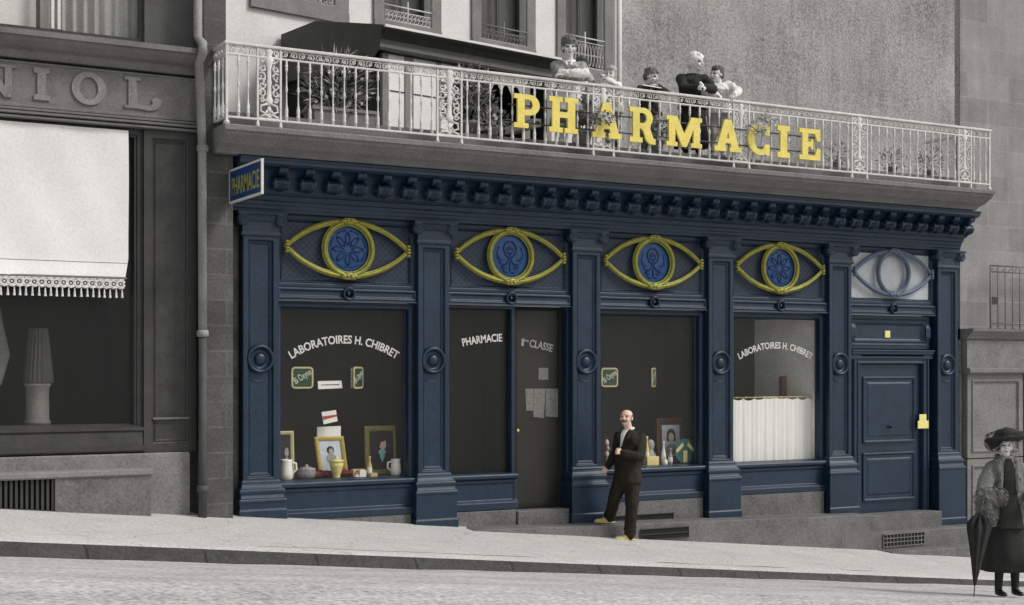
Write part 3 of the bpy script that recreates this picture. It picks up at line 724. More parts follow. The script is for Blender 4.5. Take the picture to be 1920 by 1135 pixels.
frame_pic(X, SILL + .005, .40, .52, .40, .055, GFRAME, PALEB, 'gilt frame with a grey portrait on pale blue, tilted in the first window', .10, 0, -.10, [('portrait_hair', INK, [(.0, .66, .13, .10, 0)]), ('portrait_face', CERAMD, [(.02, .62, .08, .09, .001)]), ('portrait_bust', CERAMD, [(0, .45, .17, .13, 0)])])
X, Z = at(718, 890, .46)
frame_pic(X, SILL + .005, .48, .64, .48, .07, OFRAME, INK, 'olive gilt frame with a portrait in a teal scarf at right of the first window', .06, 0, 0, [('portrait_bust', SUIT, [(.02, .24, .27, .26, 0)]), ('portrait_scarf', TEALP, [(.01, .46, .11, .06, .001), (.01, .40, .07, .09, .0012), (.01, .33, .035, .07, .0014)]), ('portrait_face', SKINP, [(.03, .62, .105, .115, .002)]), ('portrait_hair', INK, [(.0, .715, .11, .045, .003), (-.065, .66, .04, .07, .003)])])
X, Z = at(528, 890, .46)
frame_pic(X, SILL + .005, .34, .60, .46, .05, CREAM, INK, 'thin pale frame half hidden at the left edge of the first window', .06, 0, 0, [('portrait_face', CERAMD, [(.22, .55, .08, .1, .001)]), ('portrait_bust', CERAMD, [(.22, .25, .12, .2, 0)])])
X, Z = at(1261, 870, .46)
frame_pic(X, SILL + .005, .52, .66, .48, .10, BFRAME, PALEB, 'brown wooden frame with a dark haired portrait beside the man', .05, 0, 0, [('portrait_bust', CERAMD, [(.0, .29, .22, .13, 0)]), ('portrait_sleeve', GREENP, [(.17, .27, .10, .09, .001)]), ('portrait_hair', BFRAME, [(0, .62, .155, .145, .002), (-.11, .56, .05, .09, .002), (.11, .56, .05, .09, .002)]), ('portrait_face', SKINP, [(0, .575, .095, .10, .003)])])
def pitcher(label, px, Y, r, h, lip=True):
    X = PX(px, Y); t = thing('pitcher', label, 'pitcher', (X, Y, SILL), 'white stoneware pitchers in the first window')
    MB().lathe([(r * .7, 0), (r * .95, .02), (r, h * .3), (r * .85, h * .7), (r * .8, h * .9), (r * .9, h), (r * .75, h * .99), (r * .7, h * .7), (r * .7, .02)], (X, Y, SILL), 'z', 20).build('body', CERAM, t)
    sg = 1 if lip else -1
    MB().tube([(X + sg * r * .8, Y, SILL + h * .85), (X + sg * r * 1.5, Y, SILL + h * .8), (X + sg * r * 1.6, Y, SILL + h * .5), (X + sg * r * .95, Y, SILL + h * .3)], r * .16, 8).build('handle', CERAM, t)
pitcher('tall white stoneware pitcher at the left end of the first window sill', 537, .24, .085, .26)
pitcher('white stoneware pitcher in front of the olive gilt frame', 742, .26, .075, .22, False)
def lathe_thing(name, label, cat, px, Y, prof, m, part='body', group=None, z=SILL, extra=None):
    X = PX(px, Y); t = thing(name, label, cat, (X, Y, z), group)
    MB().lathe(prof, (X, Y, z), 'z', 18).build(part, m, t)
    if extra:
        for nm, pr, mm in extra: MB().lathe(pr, (X, Y, z), 'z', 18).build(nm, mm, t)
    return t
lathe_thing('tureen', 'squat mottled grey stoneware tureen between pitcher and gilt frame', 'tureen', 575, .3, [(.06, 0), (.10, .02), (.12, .08), (.11, .12), (.115, .13), (.06, .15), (.015, .16), (.02, .18), (.002, .185)], CERAMD)
lathe_thing('vase', 'yellow lidded vase on a carved foot before the gilt frame', 'vase', 631, .22, [(.05, 0), (.045, .02), (.055, .06), (.085, .15), (.095, .19), (.075, .205), (.1, .215), (.1, .23), (.03, .245), (.015, .27), (.02, .28), (.002, .29)], YCER)
mb = MB(); X = PX(633, .3)
for k in range(9):
    a = -.30 + .075 * k; mb.ball((X + a, .31 + .02 * math.sin(k * 2.1), SILL + .035 + .03 * math.cos(a * 4)), (.065, .05, .045 + .012 * math.sin(k * 1.7)), 12)
tag(remesh(mb, .012, 4).build('velvet_cloth', MAROON), 'crumpled maroon velvet cloth under the yellow vase', 'cloth')
def carton(label, px, Y, w, d, h, m, z=SILL):
    X = PX(px, Y); o = MB().rect_loft([(z + .002, X - w / 2, X + w / 2, Y - d / 2, Y + d / 2), (z + .004, X - w / 2 - .002, X + w / 2 + .002, Y - d / 2 - .002, Y + d / 2 + .002), (z + h - .004, X - w / 2 - .002, X + w / 2 + .002, Y - d / 2 - .002, Y + d / 2 + .002), (z + h, X - w / 2, X + w / 2, Y - d / 2, Y + d / 2)]).build('carton', m)
    tag(o, label, 'box', 'small cartons in the display windows')
carton('tan flat carton right of the maroon cloth', 671, .32, .16, .08, .10, TAN)
carton('small white carton before the tan carton', 679, .22, .085, .06, .09, PAPER)
carton('little tan carton below the olive gilt frame', 700, .2, .09, .06, .05, TAN)
carton('yellow label carton at right hip of the man in the third window', 1221, .2, .20, .1, .13, YCER)
for lb, px, Y, h, m in (('white capped jar left of the round teal dish', 1244, .26, .34, CERAM), ('dark bottle with pale label in front of the brown frame', 1257, .22, .24, CERAMD), ('short white jar at the sill edge in the third window', 1247, .16, .12, CERAM), ('yellow necked bottle behind the shoulder of the man', 1213, .3, .42, YCER), ('small glass jar beside the white pitcher in the first window', 668, .18, .07, CERAMD), ('slim candlestick bottle left of the olive gilt frame', 693, .3, .26, TAN)):
    r = .03 if h > .2 else .035
    lathe_thing('bottle', lb, 'bottle', px, Y, [(r * .9, 0), (r, .01), (r, h * .55), (r * .5, h * .7), (r * .45, h * .9), (r * .6, h * .92), (r * .6, h), (.002, h + .002)], m, 'body', 'bottles and jars in the windows', extra=[('label_band', [(r + .002, h * .15), (r + .003, h * .17), (r + .003, h * .43), (r + .002, h * .45)], PAPER)])
X = PX(1219, .34); t = thing('printed_bust', 'grey bust figure standing behind the hip of the man', 'figurine', (X, .34, SILL))
mb = MB(); mb.ball((X, .34, SILL + .29), (.07, .06, .085)); mb.loft([(X, .34, SILL, .12, .08, 0), (X, .34, SILL + .12, .11, .08, 0), (X, .34, SILL + .2, .05, .05, 0), (X, .34, SILL + .25, .04, .04, 0)]); remesh(mb, .012).build('bust', CERAMD, t)
X, Z = at(1284, 870, .2); t = thing('round_dish', 'round teal dish with three yellow bands at the right of the third window', 'dish', (X, .2, SILL))
MB().lathe([(.03, -.02), (.17, -.005), (.185, .01), (.175, .012), (.10, .0), (.003, .0)], (X, .2, SILL + .19), 'y', 36).build('dish', TEALG, t)
MB().box(X - .035, X + .035, .185, .192, SILL + .03, SILL + .20).build('yellow_band', YCER, t)
for sg in (-1, 1):
    MB().add([(X + sg * .03, .187, SILL + .27), (X + sg * .15, .187, SILL + .17), (X + sg * .17, .187, SILL + .21), (X + sg * .05, .187, SILL + .32), (X + sg * .03, .182, SILL + .27), (X + sg * .15, .182, SILL + .17), (X + sg * .17, .182, SILL + .21), (X + sg * .05, .182, SILL + .32)], [(0, 1, 2, 3), (7, 6, 5, 4), (0, 1, 5, 4), (1, 2, 6, 5), (2, 3, 7, 6), (3, 0, 4, 7)]).build('yellow_band', YCER, t)
X = PX(1141, .2); t = thing('display_rack', 'thin rack of stacked pink jars at the left edge of the third window', 'rack', (X, .2, SILL))
MB().tube([(X - .06, .22, SILL), (X - .03, .22, SILL + .45)], .006).build('rod', DARKROD, t)
pj = MB()
for k in range(5): pj = MB().lathe([(.025, 0), (.03, .01), (.03, .05), (.015, .065), (.015, .075)], (X - .03 + .012 * (k % 2), .2, SILL + .08 * k), 'z', 12); pj.build('jar', SKINP if k % 2 == 0 else CERAMD, t)
# curtain and rod, brown post
y = .20; A = P(1379, 745, y); B = P(1526, 745, y)
t = thing('curtain_rod', 'thin brass rod across the right display window', 'rod', ((A[0] + B[0]) / 2, y, A[1] - .02))
zr = PZ(1450, 745, y)
MB().tube([(A[0] - .1, y, zr), (B[0] + .06, y, zr)], .008, 8).build('rod', BRASS, t)
for xx in (A[0] - .1, B[0] + .06): MB().ball((xx, y, zr), .016).build('finial', BRASS, t)
t = thing('half_curtain', 'white half curtain hanging from the brass rod in the right window', 'curtain', ((A[0] + B[0]) / 2, y, .8))
mb = MB(); rows = []; n = 120; zb = PZ(1450, 864, y)
for j in range(13):
    f = j / 12; row = []
    for k in range(n + 1):
        u = k / n; X = A[0] - .06 + (B[0] - A[0] + .04) * u
        amp = .002 + .003 * f
        zt = zr - .012 - .022 * abs(math.sin(u * 3 * math.pi * 2.5)) ** .6 * (1 + .6 * math.sin(u * 9))
        row.append((X + .004 * math.sin(40 * u + 3 * f), y + amp * math.sin(u * 58 + 1.2 * math.sin(u * 11)) + .0025 * math.sin(u * 117), zt + (zb - zt) * f))
    rows.append(row)
mb.rings(rows, None, (False, False), True, closed=False); mb.build('cloth', CURT, t)
mb = MB()
for k in range(9):
    X = A[0] + (B[0] - A[0]) * (k + .2) / 9; mb.tube([(X + .015 * math.cos(q * .9), y - .004 * 0, zr + .015 * math.sin(q * .9)) for q in range(7)], .003, 4, None, True)
mb.build('ring', BRASS, t)
X = PX(1469, .55); o = MB().rect_loft([(.80, X - .045, X + .045, .53, .60), (2.05, X - .045, X + .045, .53, .60), (2.07, X - .035, X + .035, .54, .59)]).build('window_post', BFRAME); tag(o, 'short reddish brown post standing behind the brass curtain rod', 'post')
# projecting sign
t = thing('projecting_sign', 'small blue double faced sign with white border at the left end of the cornice', 'sign', (5.348, -.99, 4.147))
MB().box(5.340, 5.356, -1.546, -.43, 4.147, 4.52).build('panel', SIGNBLUE, t)
fr = MB()
T = lambda x, y, z: (5.348 + y, -.43 - x, z)
fr.frame(0, 1.116, 4.147, 4.52, [(-.012, .014), (-.012, -.014), (.012, -.014), (.012, -.006)], False, None, T, True); fr.frame(0, 1.116, 4.147, 4.52, [(-.012, .0135), (.012, .0135), (.012, .006)], False, None, T)
fr.build('border', WHITE, t)
for sg in (-1, 1):
    mb = MB(); vs, fs, w = text('PHARMACIE', .01, .016)
    mb.add([(5.348 + sg * (.0085 + z * .02), (-.99 + sg * x * .96 / w), 4.225 + y * .21) for x, y, z in vs], fs); mb.build('lettering', SIGNTXT, t)
MB().tube([(5.348, -.40, 4.44), (5.348, -.43, 4.44)], .012).build('bracket', DARKROD, t)
# ------------------------------------------------------------------ balcony
BY, BX0, BX1, BZ, BTOP = -.87, 5.155, 17.56, 5.0, 5.935
t = BAL = thing('iron_balcony', 'long stone balcony with pale cast iron railing across the shopfront', 'balcony', (11.4, -.4, 4.72))
mb = MB(); pr = [(.0, 4.715), (.56, 4.715), (.58, 4.74), (.64, 4.77), (.74, 4.80), (.83, 4.86), (.88, 4.89), (.89, 4.93), (.925, 4.935), (.93, 4.985), (.91, 5.0), (.0, 5.0)]
rows = [[(BX0 - .03, .55, z), (BX0 - .03 * p / .9 - .0, -p, z), (BX1 + .06 * p / .9, -p, z), (BX1 + .06 * p / .9, .55, z)] for p, z in pr]
mb.rings(rows, None, (False, False), False, closed=False); mb.box(BX0 + .1, BX1 - .02, -.62, .6, 5.0, 5.19)
mb.build('slab', SLAB, t)
posts_px = [(425, 428), (483, 526), (820, 865), (1112, 1150), (1375, 1404), (1597, 1625), (1797, 1820), (1851, 1854)]
PX_ = [(PX(a, BY), PX(b, BY)) for a, b in posts_px]
PX_[0] = (BX0, BX0 + .03); PX_[-1] = (BX1 - .03, BX1)
mb = MB()
def rail(mb, x0, x1, z, h, w, y=BY): mb.rect_loft([(z - h / 2, x0, x1, y - w * .4, y + w * .4), (z - h / 4, x0 - .0, x1, y - w / 2, y + w / 2), (z + h / 4, x0, x1, y - w / 2, y + w / 2), (z + h / 2, x0, x1, y - w * .35, y + w * .35)])
rail(mb, BX0 - .02, BX1 + .02, BTOP, .035, .06); mb.box(BX0 - .02, BX0 + .03, BY + .031, .5, BTOP - .017, BTOP + .017); mb.box(BX1 - .03, BX1 + .02, BY + .031, .5, BTOP - .017, BTOP + .017)
mb.build('handrail', IRON, t)
ZF, ZB = BTOP - .125, 5.085
mb = MB(); rail(mb, BX0, BX1, ZF, .022, .03); mb.box(BX0 - .01, BX0 + .02, BY + .016, .5, ZF - .01, ZF + .01); mb.build('middle_rail', IRON, t)
mb = MB(); rail(mb, BX0, BX1, ZB, .025, .035); mb.box(BX0 - .01, BX0 + .02, BY + .018, .5, ZB - .012, ZB + .012); mb.build('bottom_rail', IRON, t)
hb = ZF - ZB
BAL_PROF = [(.012, 0), (.018, .01), (.018, .05), (.022, .055), (.022, .075), (.017, .08), (.021, .10), (.021, .15), (.015, .16), (.018, .175), (.011, .19), (.009, .34), (.014, .355), (.017, .38), (.014, .405), (.009, .42), (.009, .58), (.015, .60), (.018, .62), (.013, .635), (.019, .65), (.017, .665), (.012, .67), (.015, hb)]
b0 = None
def baluster(X, Y=BY):
    global b0
    if b0 is None:
        b0 = MB().lathe(BAL_PROF, (X, Y, ZB), 'z', 8).build('baluster', IRON, BAL); b0['px'] = 0; del b0['px']; baluster.o = (X, Y); return b0
    return share(b0, BAL, X - baluster.o[0], Y - baluster.o[1])
for k in range(4): baluster(BX0 + .005, BY + .14 + .15 * k)
ns = [2, 14, 12, 12, 12, 12, 3]
fr0 = MB()
def scroll(mb, X, z, s, flip):
    pts = []
    for q in range(13):
        a = R(-60 + 300 * q / 12 * 1.25); r = s * (1 - .55 * q / 12)
        pts.append((X + flip * r * math.cos(a), BY, z + r * math.sin(a)))
    mb.tube(pts, .0085, 4)
for k in range(7):
    a, b = PX_[k][1], PX_[k + 1][0]; n = ns[k]
    for j in range(n): baluster(a + (b - a) * (j + .5) / n if k else a + (b - a) * (j + 1) / (n + 1))
    mb = MB(); m_ = max(2, int((b - a) / .105)); zc = (ZF + BTOP) / 2 - .003
    for j in range(m_):
        X = a + (b - a) * (j + .5) / m_
        scroll(mb, X, zc, .043, 1 if j % 2 else -1); mb.ball((X, BY, zc), .013, 6)
        mb.tube([(X - .05, BY, zc - .03), (X - .02, BY, zc + .03), (X + .03, BY, zc + .045)], .005, 4)
    mb.tube([(a, BY, BTOP - .035), (b, BY, BTOP - .035)], .006, 4)
    mb.build('frieze_panel', IRON, t)
mb = MB()
for j in range(6): 
    y = BY + .1 + .12 * j; mb.tube([(BX0, y + .04 * math.cos(a), (ZF + BTOP) / 2 + .04 * math.sin(a)) for a in [R(40 * q) for q in range(9)]], .0065, 4, None, True)
mb.build('frieze_panel', IRON, t)
def newel(a, b):
    mb = MB(); c = (a + b) / 2; w = (b - a) / 2
    for X in (a, b): mb.box(X - .011, X + .011, BY - .014, BY + .014, 5.02, BTOP - .018); mb.lathe([(.03, -.02), (.022, 0), (.02, .03), (.012, .045)], (X, BY, 5.02), 'z', 8)
    k = w / .16
    # central column, cup at top, lyre at foot, foliate scrolls either side
    mb.lathe([(.02 * k, .17), (.05 * k, .20), (.055 * k, .24), (.035 * k, .27), (.028 * k, .40), (.04 * k, .44), (.028 * k, .47), (.03 * k, .60), (.05 * k, .66), (.065 * k, .72), (.035 * k, .76), (.06 * k, .80), (.03 * k, .84)], (c, BY, ZB), 'z', 10, None, True, 1, .45)
    r = random.Random(int(a * 100))
    for sg in (-1, 1):
        for z0, s, q0 in ((.70, .05, 0), (.60, .042, 120), (.50, .05, 40), (.40, .045, 170), (.31, .048, 80), (.24, .03, 200), (.78, .035, 60)):
            cx = c + sg * w * .60; pts = []
            for q in range(12):
                aa = R(q0 + 34 * q); rr = s * (1.05 - .07 * q); pts.append((cx + sg * rr * math.cos(aa) * k, BY + .004 * math.sin(q), ZB + z0 + rr * math.sin(aa)))
            mb.tube(pts, .010, 5)
            for e in range(4):
                an = r.uniform(0, 6.28); d = Vector((math.cos(an), 0, math.sin(an)))
                mb.ball((cx + d.x * s * k * .9, BY, ZB + z0 + d.z * s * .9), (.018, .010, .013), 6)
        mb.tube([(c + sg * .02 * k, BY, ZB + .19), (c + sg * .11 * k, BY, ZB + .165), (c + sg * .12 * k, BY, ZB + .10), (c + sg * .05 * k, BY, ZB + .075), (c + sg * .03 * k, BY, ZB + .11)], .014, 6)
        mb.tube([(c, BY, ZB + .055), (c + sg * .06 * k, BY, ZB + .06), (c + sg * .13 * k, BY, ZB + .03)], .013, 6)
        mb.tube([(c + sg * .015, BY, ZB + .16), (c + sg * -.05 * k, BY, ZB + .10), (c + sg * .05 * k, BY, ZB + .05)], .008, 5)
        mb.tube([(c + sg * w * .3, BY, ZB + .83), (c + sg * w * .8, BY, ZB + .80), (c + sg * w * .85, BY, ZB + .74)], .012, 5)
    mb.ball((c, BY, ZB + .12), (.03, .016, .03), 8); mb.ball((c, BY, ZB + .04), (.03, .016, .02), 8)
    mb.box(a, b, BY - .01, BY + .01, ZB + .012, ZB + .024)
    return mb.build('newel_panel', IRON, BAL)
for k in range(1, 7): newel(*PX_[k])
mb = MB(); 
for X in (BX0 + .005, BX1 - .015): mb.box(X - .014, X + .014, BY - .018, BY + .018, 5.0, BTOP - .018); mb.lathe([(.04, -.0), (.035, .03), (.02, .05)], (X, BY, 5.0), 'z', 10)
mb.build('corner_post', IRON, BAL)
# PHARMACIE letters
LY = -.93
t = thing('letter_sign', 'big yellow slab serif letters wired to the balcony railing', 'sign', (11.4, LY, 5.2))
lp = [('P', 963, 175, 1011, 243), ('H', 1029, 180, 1083, 252), ('A', 1110, 190, 1164, 262), ('R', 1180, 200, 1228, 270), ('M', 1249, 216, 1315, 279), ('A', 1339, 222, 1389, 287), ('C', 1402, 230, 1442, 293), ('I', 1457, 235, 1480, 297), ('E', 1498, 240, 1537, 302)]
for ch, x0, y0, x1, y1 in lp:
    a, b = PX(x0, LY), PX(x1, LY); xm = (x0 + x1) / 2
    zt, zb = PZ(x0 if ch != 'A' else xm, y0 + (0 if ch != 'A' else 3), LY), PZ(x1, y1, LY)
    w, vs, fs = glyph(ch, .016)
    MB().add([(a + v[0] / w * (b - a), LY - v[2], zb + v[1] * (zt - zb)) for v in vs], fs).build('letter', YELLOW, t)
mb = MB()
for z in (5.55, 5.33): mb.tube([(8.85, BY - .025, z + .01), (11.4, BY - .025, z), (14.05, BY - .025, z - .02)], .010, 6)
mb.build('rod', DARKROD, t)
# ------------------------------------------------------------------ plants
def flowers(name, label, cat, loc, r, n, flow, h=0, pot=None, long=.12, wid=.03, seed=1, squash=1.0, m1=LEAF, m2=LEAFL, group=None):
    t = thing(name, label, cat, loc, group); q = random.Random(seed); x, y, z = loc; lf = MB()
    for k in range(n):
        while True:
            d = Vector((q.uniform(-1, 1), q.uniform(-1, 1), q.uniform(-1, 1)))
            if d.length < 1: break
        p = Vector((x + d.x * r, y + d.y * min(r, .22), z + h + d.z * r * squash))
        dr = Vector((d.x + q.uniform(-.6, .6), d.y * .6 + q.uniform(-.6, .6) - .2, d.z * .7 + q.uniform(-.3, .8)))
        lf.leaf(p, dr, long * q.uniform(.6, 1.3), wid * q.uniform(.7, 1.3), m1 if q.random() < .66 else m2)
    lf.build('foliage', None, t)
    st = MB()
    for k in range(max(3, n // 60)):
        an = q.uniform(0, 6.28); st.tube([(x, y, z + (.1 if pot else 0)), (x + .3 * r * math.cos(an), y, z + h * .6), (x + .7 * r * math.cos(an), y + .05, z + h + q.uniform(-.3, .7) * r * squash)], .007, 4)
    st.build('stem', LEAF, t)
    if flow:
        fl = MB()
        for k in range(flow):
            d = Vector((q.uniform(-1, 1), q.uniform(-1.0, -.2), q.uniform(-.8, 1))).normalized()
            c = Vector((x + d.x * r * .95, y + d.y * min(r, .2), z + h + d.z * r * squash * .9))
            for e in range(6):
                a = e * math.pi / 3; fl.leaf(c, (math.cos(a), -.5, math.sin(a)), .03, .024)
        fl.build('blossom', PETAL, t)
    if pot:
        pr_, ph = pot
        MB().lathe([(pr_ * .7, 0), (pr_ * .95, ph * .8), (pr_ * 1.08, ph * .82), (pr_ * 1.08, ph), (pr_ * .9, ph), (pr_ * .85, ph * .85), (.005, ph * .85)], (x, y, z), 'z', 18).build('pot', POT, t)
    return t
TZ = 5.192
a, b = P(585, 150, .0)[0], P(690, 150, 0)[0]
t = flowers('oleander', 'large oleander with long pale blades in a wooden box before the dark veranda side', 'plant', ((a + b) / 2 - .05, .0, TZ), .44, 560, 12, .56, None, .17, .022, 5, .95)
x = (a + b) / 2
MB().rect_loft([(TZ, x - .40, x + .40, -.16, .16), (TZ + .20, x - .42, x + .42, -.18, .18), (TZ + .21, x - .45, x + .45, -.2, .2), (TZ + .25, x - .45, x + .45, -.2, .2)]).build('planter_box', SURR, t)
flowers('laurel_bush', 'dense leafy bush behind the second ornate railing panel', 'plant', (PX(880, -.3), -.3, TZ), .36, 520, 0, .48, (.16, .2), .11, .035, 6, 1.3)
flowers('potted_geranium', 'tall leafy potted plant behind the first yellow letter A', 'plant', (PX(1098, -.62), -.60, TZ), .16, 220, 8, .42, (.10, .18), .07, .035, 7, 2.0)
flowers('potted_geranium', 'low white flowering pot plant behind the yellow letter R', 'plant', (PX(1232, -.60), -.6, TZ), .17, 160, 16, .28, (.10, .15), .07, .035, 8, 1.3)
flowers('potted_geranium', 'small pale fern below the letter P at the foot of the railing', 'plant', (PX(925, -.62), -.62, TZ), .17, 120, 2, .17, (.08, .1), .1, .02, 9, .7, m1=LEAFL)
flowers('flower_bunch', 'bunch of pale flowers tied across the first yellow letter A', 'flowers', (PX(1130, -1.0), -1.0, PZ(1130, 222, -1.0) - .02), .15, 110, 26, .02, None, .06, .035, 10, .45)
flowers('flower_bunch', 'trailing flowers curling round the yellow letter C', 'flowers', (PX(1418, -1.0), -1.0, PZ(1418, 240, -1.0) - .02), .13, 60, 16, .02, None, .06, .03, 11, .6, m1=LEAFL)
flowers('flower_bunch', 'pale twining sprig at the railing above the letter I', 'flowers', (PX(1440, -.96), -.96, PZ(1440, 228, -.96) - .02), .12, 50, 8, .02, None, .08, .02, 12, .7, m1=LEAFL)
flowers('potted_fern', 'faint grey pot plant behind the railing near its right end', 'plant', (PX(1672, -.4), -.4, TZ), .22, 120, 10, .24, (.09, .12), .08, .02, 13, .8, m1=SURR, m2=LEAFL)
flowers('potted_fern', 'leafy grey pot plant last before the right corner of the railing', 'plant', (PX(1742, -.4), -.4, TZ), .22, 130, 6, .26, (.09, .12), .08, .02, 14, 1.0, m1=SURR, m2=LEAFL)
flowers('potted_fern', 'grey pot plant between the letter E and the fifth ornate panel', 'plant', (PX(1568, -.4), -.4, TZ), .18, 90, 4, .22, (.09, .12), .08, .02, 15, 1.0, m1=SURR, m2=LEAFL)
# ------------------------------------------------------------------ house at the back of the terrace
bu = Vector((1, .2, 0)).normalized(); bo = Vector((7.0, 5.5, 0))
def BT(a, d, z): p = bo + bu * a + Vector((-bu.y, bu.x, 0)) * d; return (p.x, p.y, z)
def ba(X): return (X - 7.0) / bu.x
UH = thing('upper_house', 'pale rendered house with grey window surrounds at the back of the terrace', 'house', (11, 6.3, 5.0))
WN = [(7.95, 9.25), (10.30, 11.28), (12.46, 13.52), (14.55, 15.55)]
holes = [(ba(p), ba(q), (8.28 if k < 3 else 8.1), 10.2) for k, (p, q) in enumerate(WN)]
mb = holes_wall(MB(), ba(3.5), ba(16.05), 4.9, 11.5, holes, .22, BT); mb.build('wall', RENDER_W, UH)
for k, (p, q) in enumerate(WN):
    A, Bq, z0, z1 = holes[k]; so = .24 if k else .30
    w = MB().frame(A - so, Bq + so, z0 - .18, z1 + so, [(0, .02), (0, -.05), (so - .04, -.05), (so - .02, -.04)], False, None, BT)
    # inner lower edge of the surround closes on the opening
    w.box(A - so + .002, Bq + so - .002, -.07, .06, z0 - .185, z0 - .0, None, BT)
    wo = w.build('window', SURR, UH)
    fr = MB().frame(A, Bq, z0, z1, [(0, .2), (0, .15), (.05, .15), (.05, .18)], False, None, BT)
    fr.box((A + Bq) / 2 - .03, (A + Bq) / 2 + .03, .152, .178, z0 + .05, z1 - .05, None, BT); fr.build('casement', DARKW, wo)
    MB().box(A + .05, Bq - .05, .185, .19, z0 + .05, z1 - .05, None, BT).build('pane', GLASSD, wo)
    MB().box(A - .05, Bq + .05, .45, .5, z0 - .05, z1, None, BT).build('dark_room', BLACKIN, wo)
    g = MB(); zt = z0 + (.30 if k < 3 else .62)
    g.tube([BT(A - .02, -.03, zt), BT(Bq + .02, -.03, zt)], .014, 6)
    g.tube([BT(A, -.03, z0 + .04), BT(Bq, -.03, z0 + .04)], .010, 6); g.tube([BT(A, -.03, zt - .09), BT(Bq, -.03, zt - .09)], .009, 6)
    nn = 12
    for j in range(nn):
        X = A + (Bq - A) * (j + .5) / nn; hh = (zt - .09 - z0 - .04); zc = z0 + .04 + hh / 2
        g.tube([BT(X + .035 * math.cos(R(40 * e)), -.03, zc + hh / 2 * .9 * math.sin(R(40 * e))) for e in range(9)], .008, 4, None, True)
        g.ball(BT(X, -.03, zc), .02, 6)
    g.tube([BT((A + Bq) / 2, -.03, z0), BT((A + Bq) / 2, -.03, zt + .12)], .012, 6)
    g.build('guard_rail', IRON if k != 2 else SURR, wo)
t = thing('drainpipe', 'thin pale drainpipe in the corner between house and bare gable', 'drainpipe', (15.95, 7.2, 5.2))
MB().tube([(15.93, 7.18, 5.1), (15.93, 7.18, 11.5)], .055, 10).build('pipe', RENDER_W, t)
MB().lathe([(.065, 0), (.065, .08)], (15.93, 7.18, 7.6), 'z', 12).build('collar', SURR, t)
# veranda
vu = bu; vo = Vector((8.33, 1.86, 0))
def VT(a, d, z): p = vo + vu * a + Vector((-vu.y, vu.x, 0)) * d; return (p.x, p.y, z)
VE = thing('veranda', 'dark roofed veranda with tall white panels on the terrace', 'veranda', (9.8, 2.6, 5.19))
def VS(a, d, z): q = VT(a, 0, z); return (q[0], q[1] + d, z)
sw = [(.05, 5.19), (3.85, 5.19), (3.85, 7.1), (2.4, 6.9), (.05, 6.75)]
MB().rings([[VS(x, d, z) for d, z in sw] for x in (-.02, .02)]).build('side_wall', DARKIN, VE)
VL = 3.25; prf = [(-.12, 6.70), (-.13, 6.74), (-.10, 6.80), (-.10, 6.86), (-.16, 6.93), (-.22, 6.98), (-.22, 7.03), (2.3, 7.62), (3.85, 7.72), (3.85, 7.60), (2.3, 7.50), (.1, 6.95), (.1, 6.70)]
mb = MB().rings([[VS(-.1, d, z) for d, z in prf], [VT(VL, d, z) for d, z in prf]]); mb.build('roof', DARKW, VE)
mb = MB().add([VS(-.105, d, z) for d, z in [(-.12, 6.7), (-.22, 7.02), (2.3, 7.6), (3.85, 7.71), (3.85, 6.9), (.1, 6.6)]], [(0, 1, 2, 3, 4, 5)]); mb.build('roof_end', mat('awning canvas', grey(.075), .9, .2, 3, .15), VE)
MB().box(-.12, VL, -.26, -.221, 7.0, 7.035, None, VT).build('gutter', RENDER_W, VE)
for a_, w_ in ((0, .10), (.40, .15), (.98, .08), (2.7, .10), (3.15, .1)): MB().box(a_, a_ + w_, -.02, .06, 5.19, 6.69, None, VT).build('post', SURR, VE)
for a0, a1 in ((.101, .398), (.552, .978), (1.062, 1.30)):
    MB().frame(a0, a1, 5.19, 6.69, [(0, .04), (0, .0), (.01, -.004)], True, None, VT).build('white_panel', BLIND, VE)
    MB().box(a0 + .01, a1 - .01, -.014, -.0045, 6.16, 6.175, None, VT).build('panel_bar', DARKW, VE)
sc = MB(); n = 7; A0, A1 = 1.302, 2.70
for j in range(n):
    x0 = A0 + (A1 - A0) * j / n; x1 = A0 + (A1 - A0) * (j + 1) / n; xm = (x0 + x1) / 2
    sc.rings([[VT(x, d, z) for x, z in [(x0, 6.69), (x1, 6.69), (x1, 6.52), (x1 - .04, 6.50), (xm, 6.40), (x0 + .04, 6.50), (x0, 6.52)]] for d in (-.03, -.022)])
sc.build('scalloped_valance', CLLIGHT, VE)
MB().add([VT(.03, 1.5, 5.19), VT(VL, 1.5, 5.19), VT(VL, 1.5, 6.9), VT(.03, 1.5, 6.9)], [(0, 1, 2, 3)]).build('back_wall', DARKW, VE)
MB().box(3.2, 3.249, .061, 1.49, 5.19, 6.9, None, VT).build('end_wall', DARKW, VE)
t = thing('terrace_table', 'dark wooden table seen under the scalloped veranda valance', 'table', VT(2.1, .5, TZ))
mb = MB(); MB().box(1.7, 2.5, .2, .9, TZ + .95, TZ + 1.0, None, VT).build('tabletop', DARKW, t)
for a_ in (1.75, 2.4):
    for d_ in (.25, .8): MB().box(a_, a_ + .06, d_, d_ + .06, TZ, TZ + .949, None, VT).build('leg', DARKW, t)
a_, b_ = P(1000, 222, -.75), P(1015, 238, -.75)
t = thing('small_placard', 'little grey printed placard behind the railing right of the letter P', 'placard', (a_[0], -.75, b_[1]))
MB().frame(a_[0], b_[0], b_[1], a_[1], [(0, .0), (0, -.748 - .0), (.006, -.752)], True).build('board', CLLIGHT, t)
MB().box(a_[0] + .02, b_[0] - .02, -.756, -.7525, (a_[1] + b_[1]) / 2 - .012, (a_[1] + b_[1]) / 2 + .012).build('print_line', INK, t)
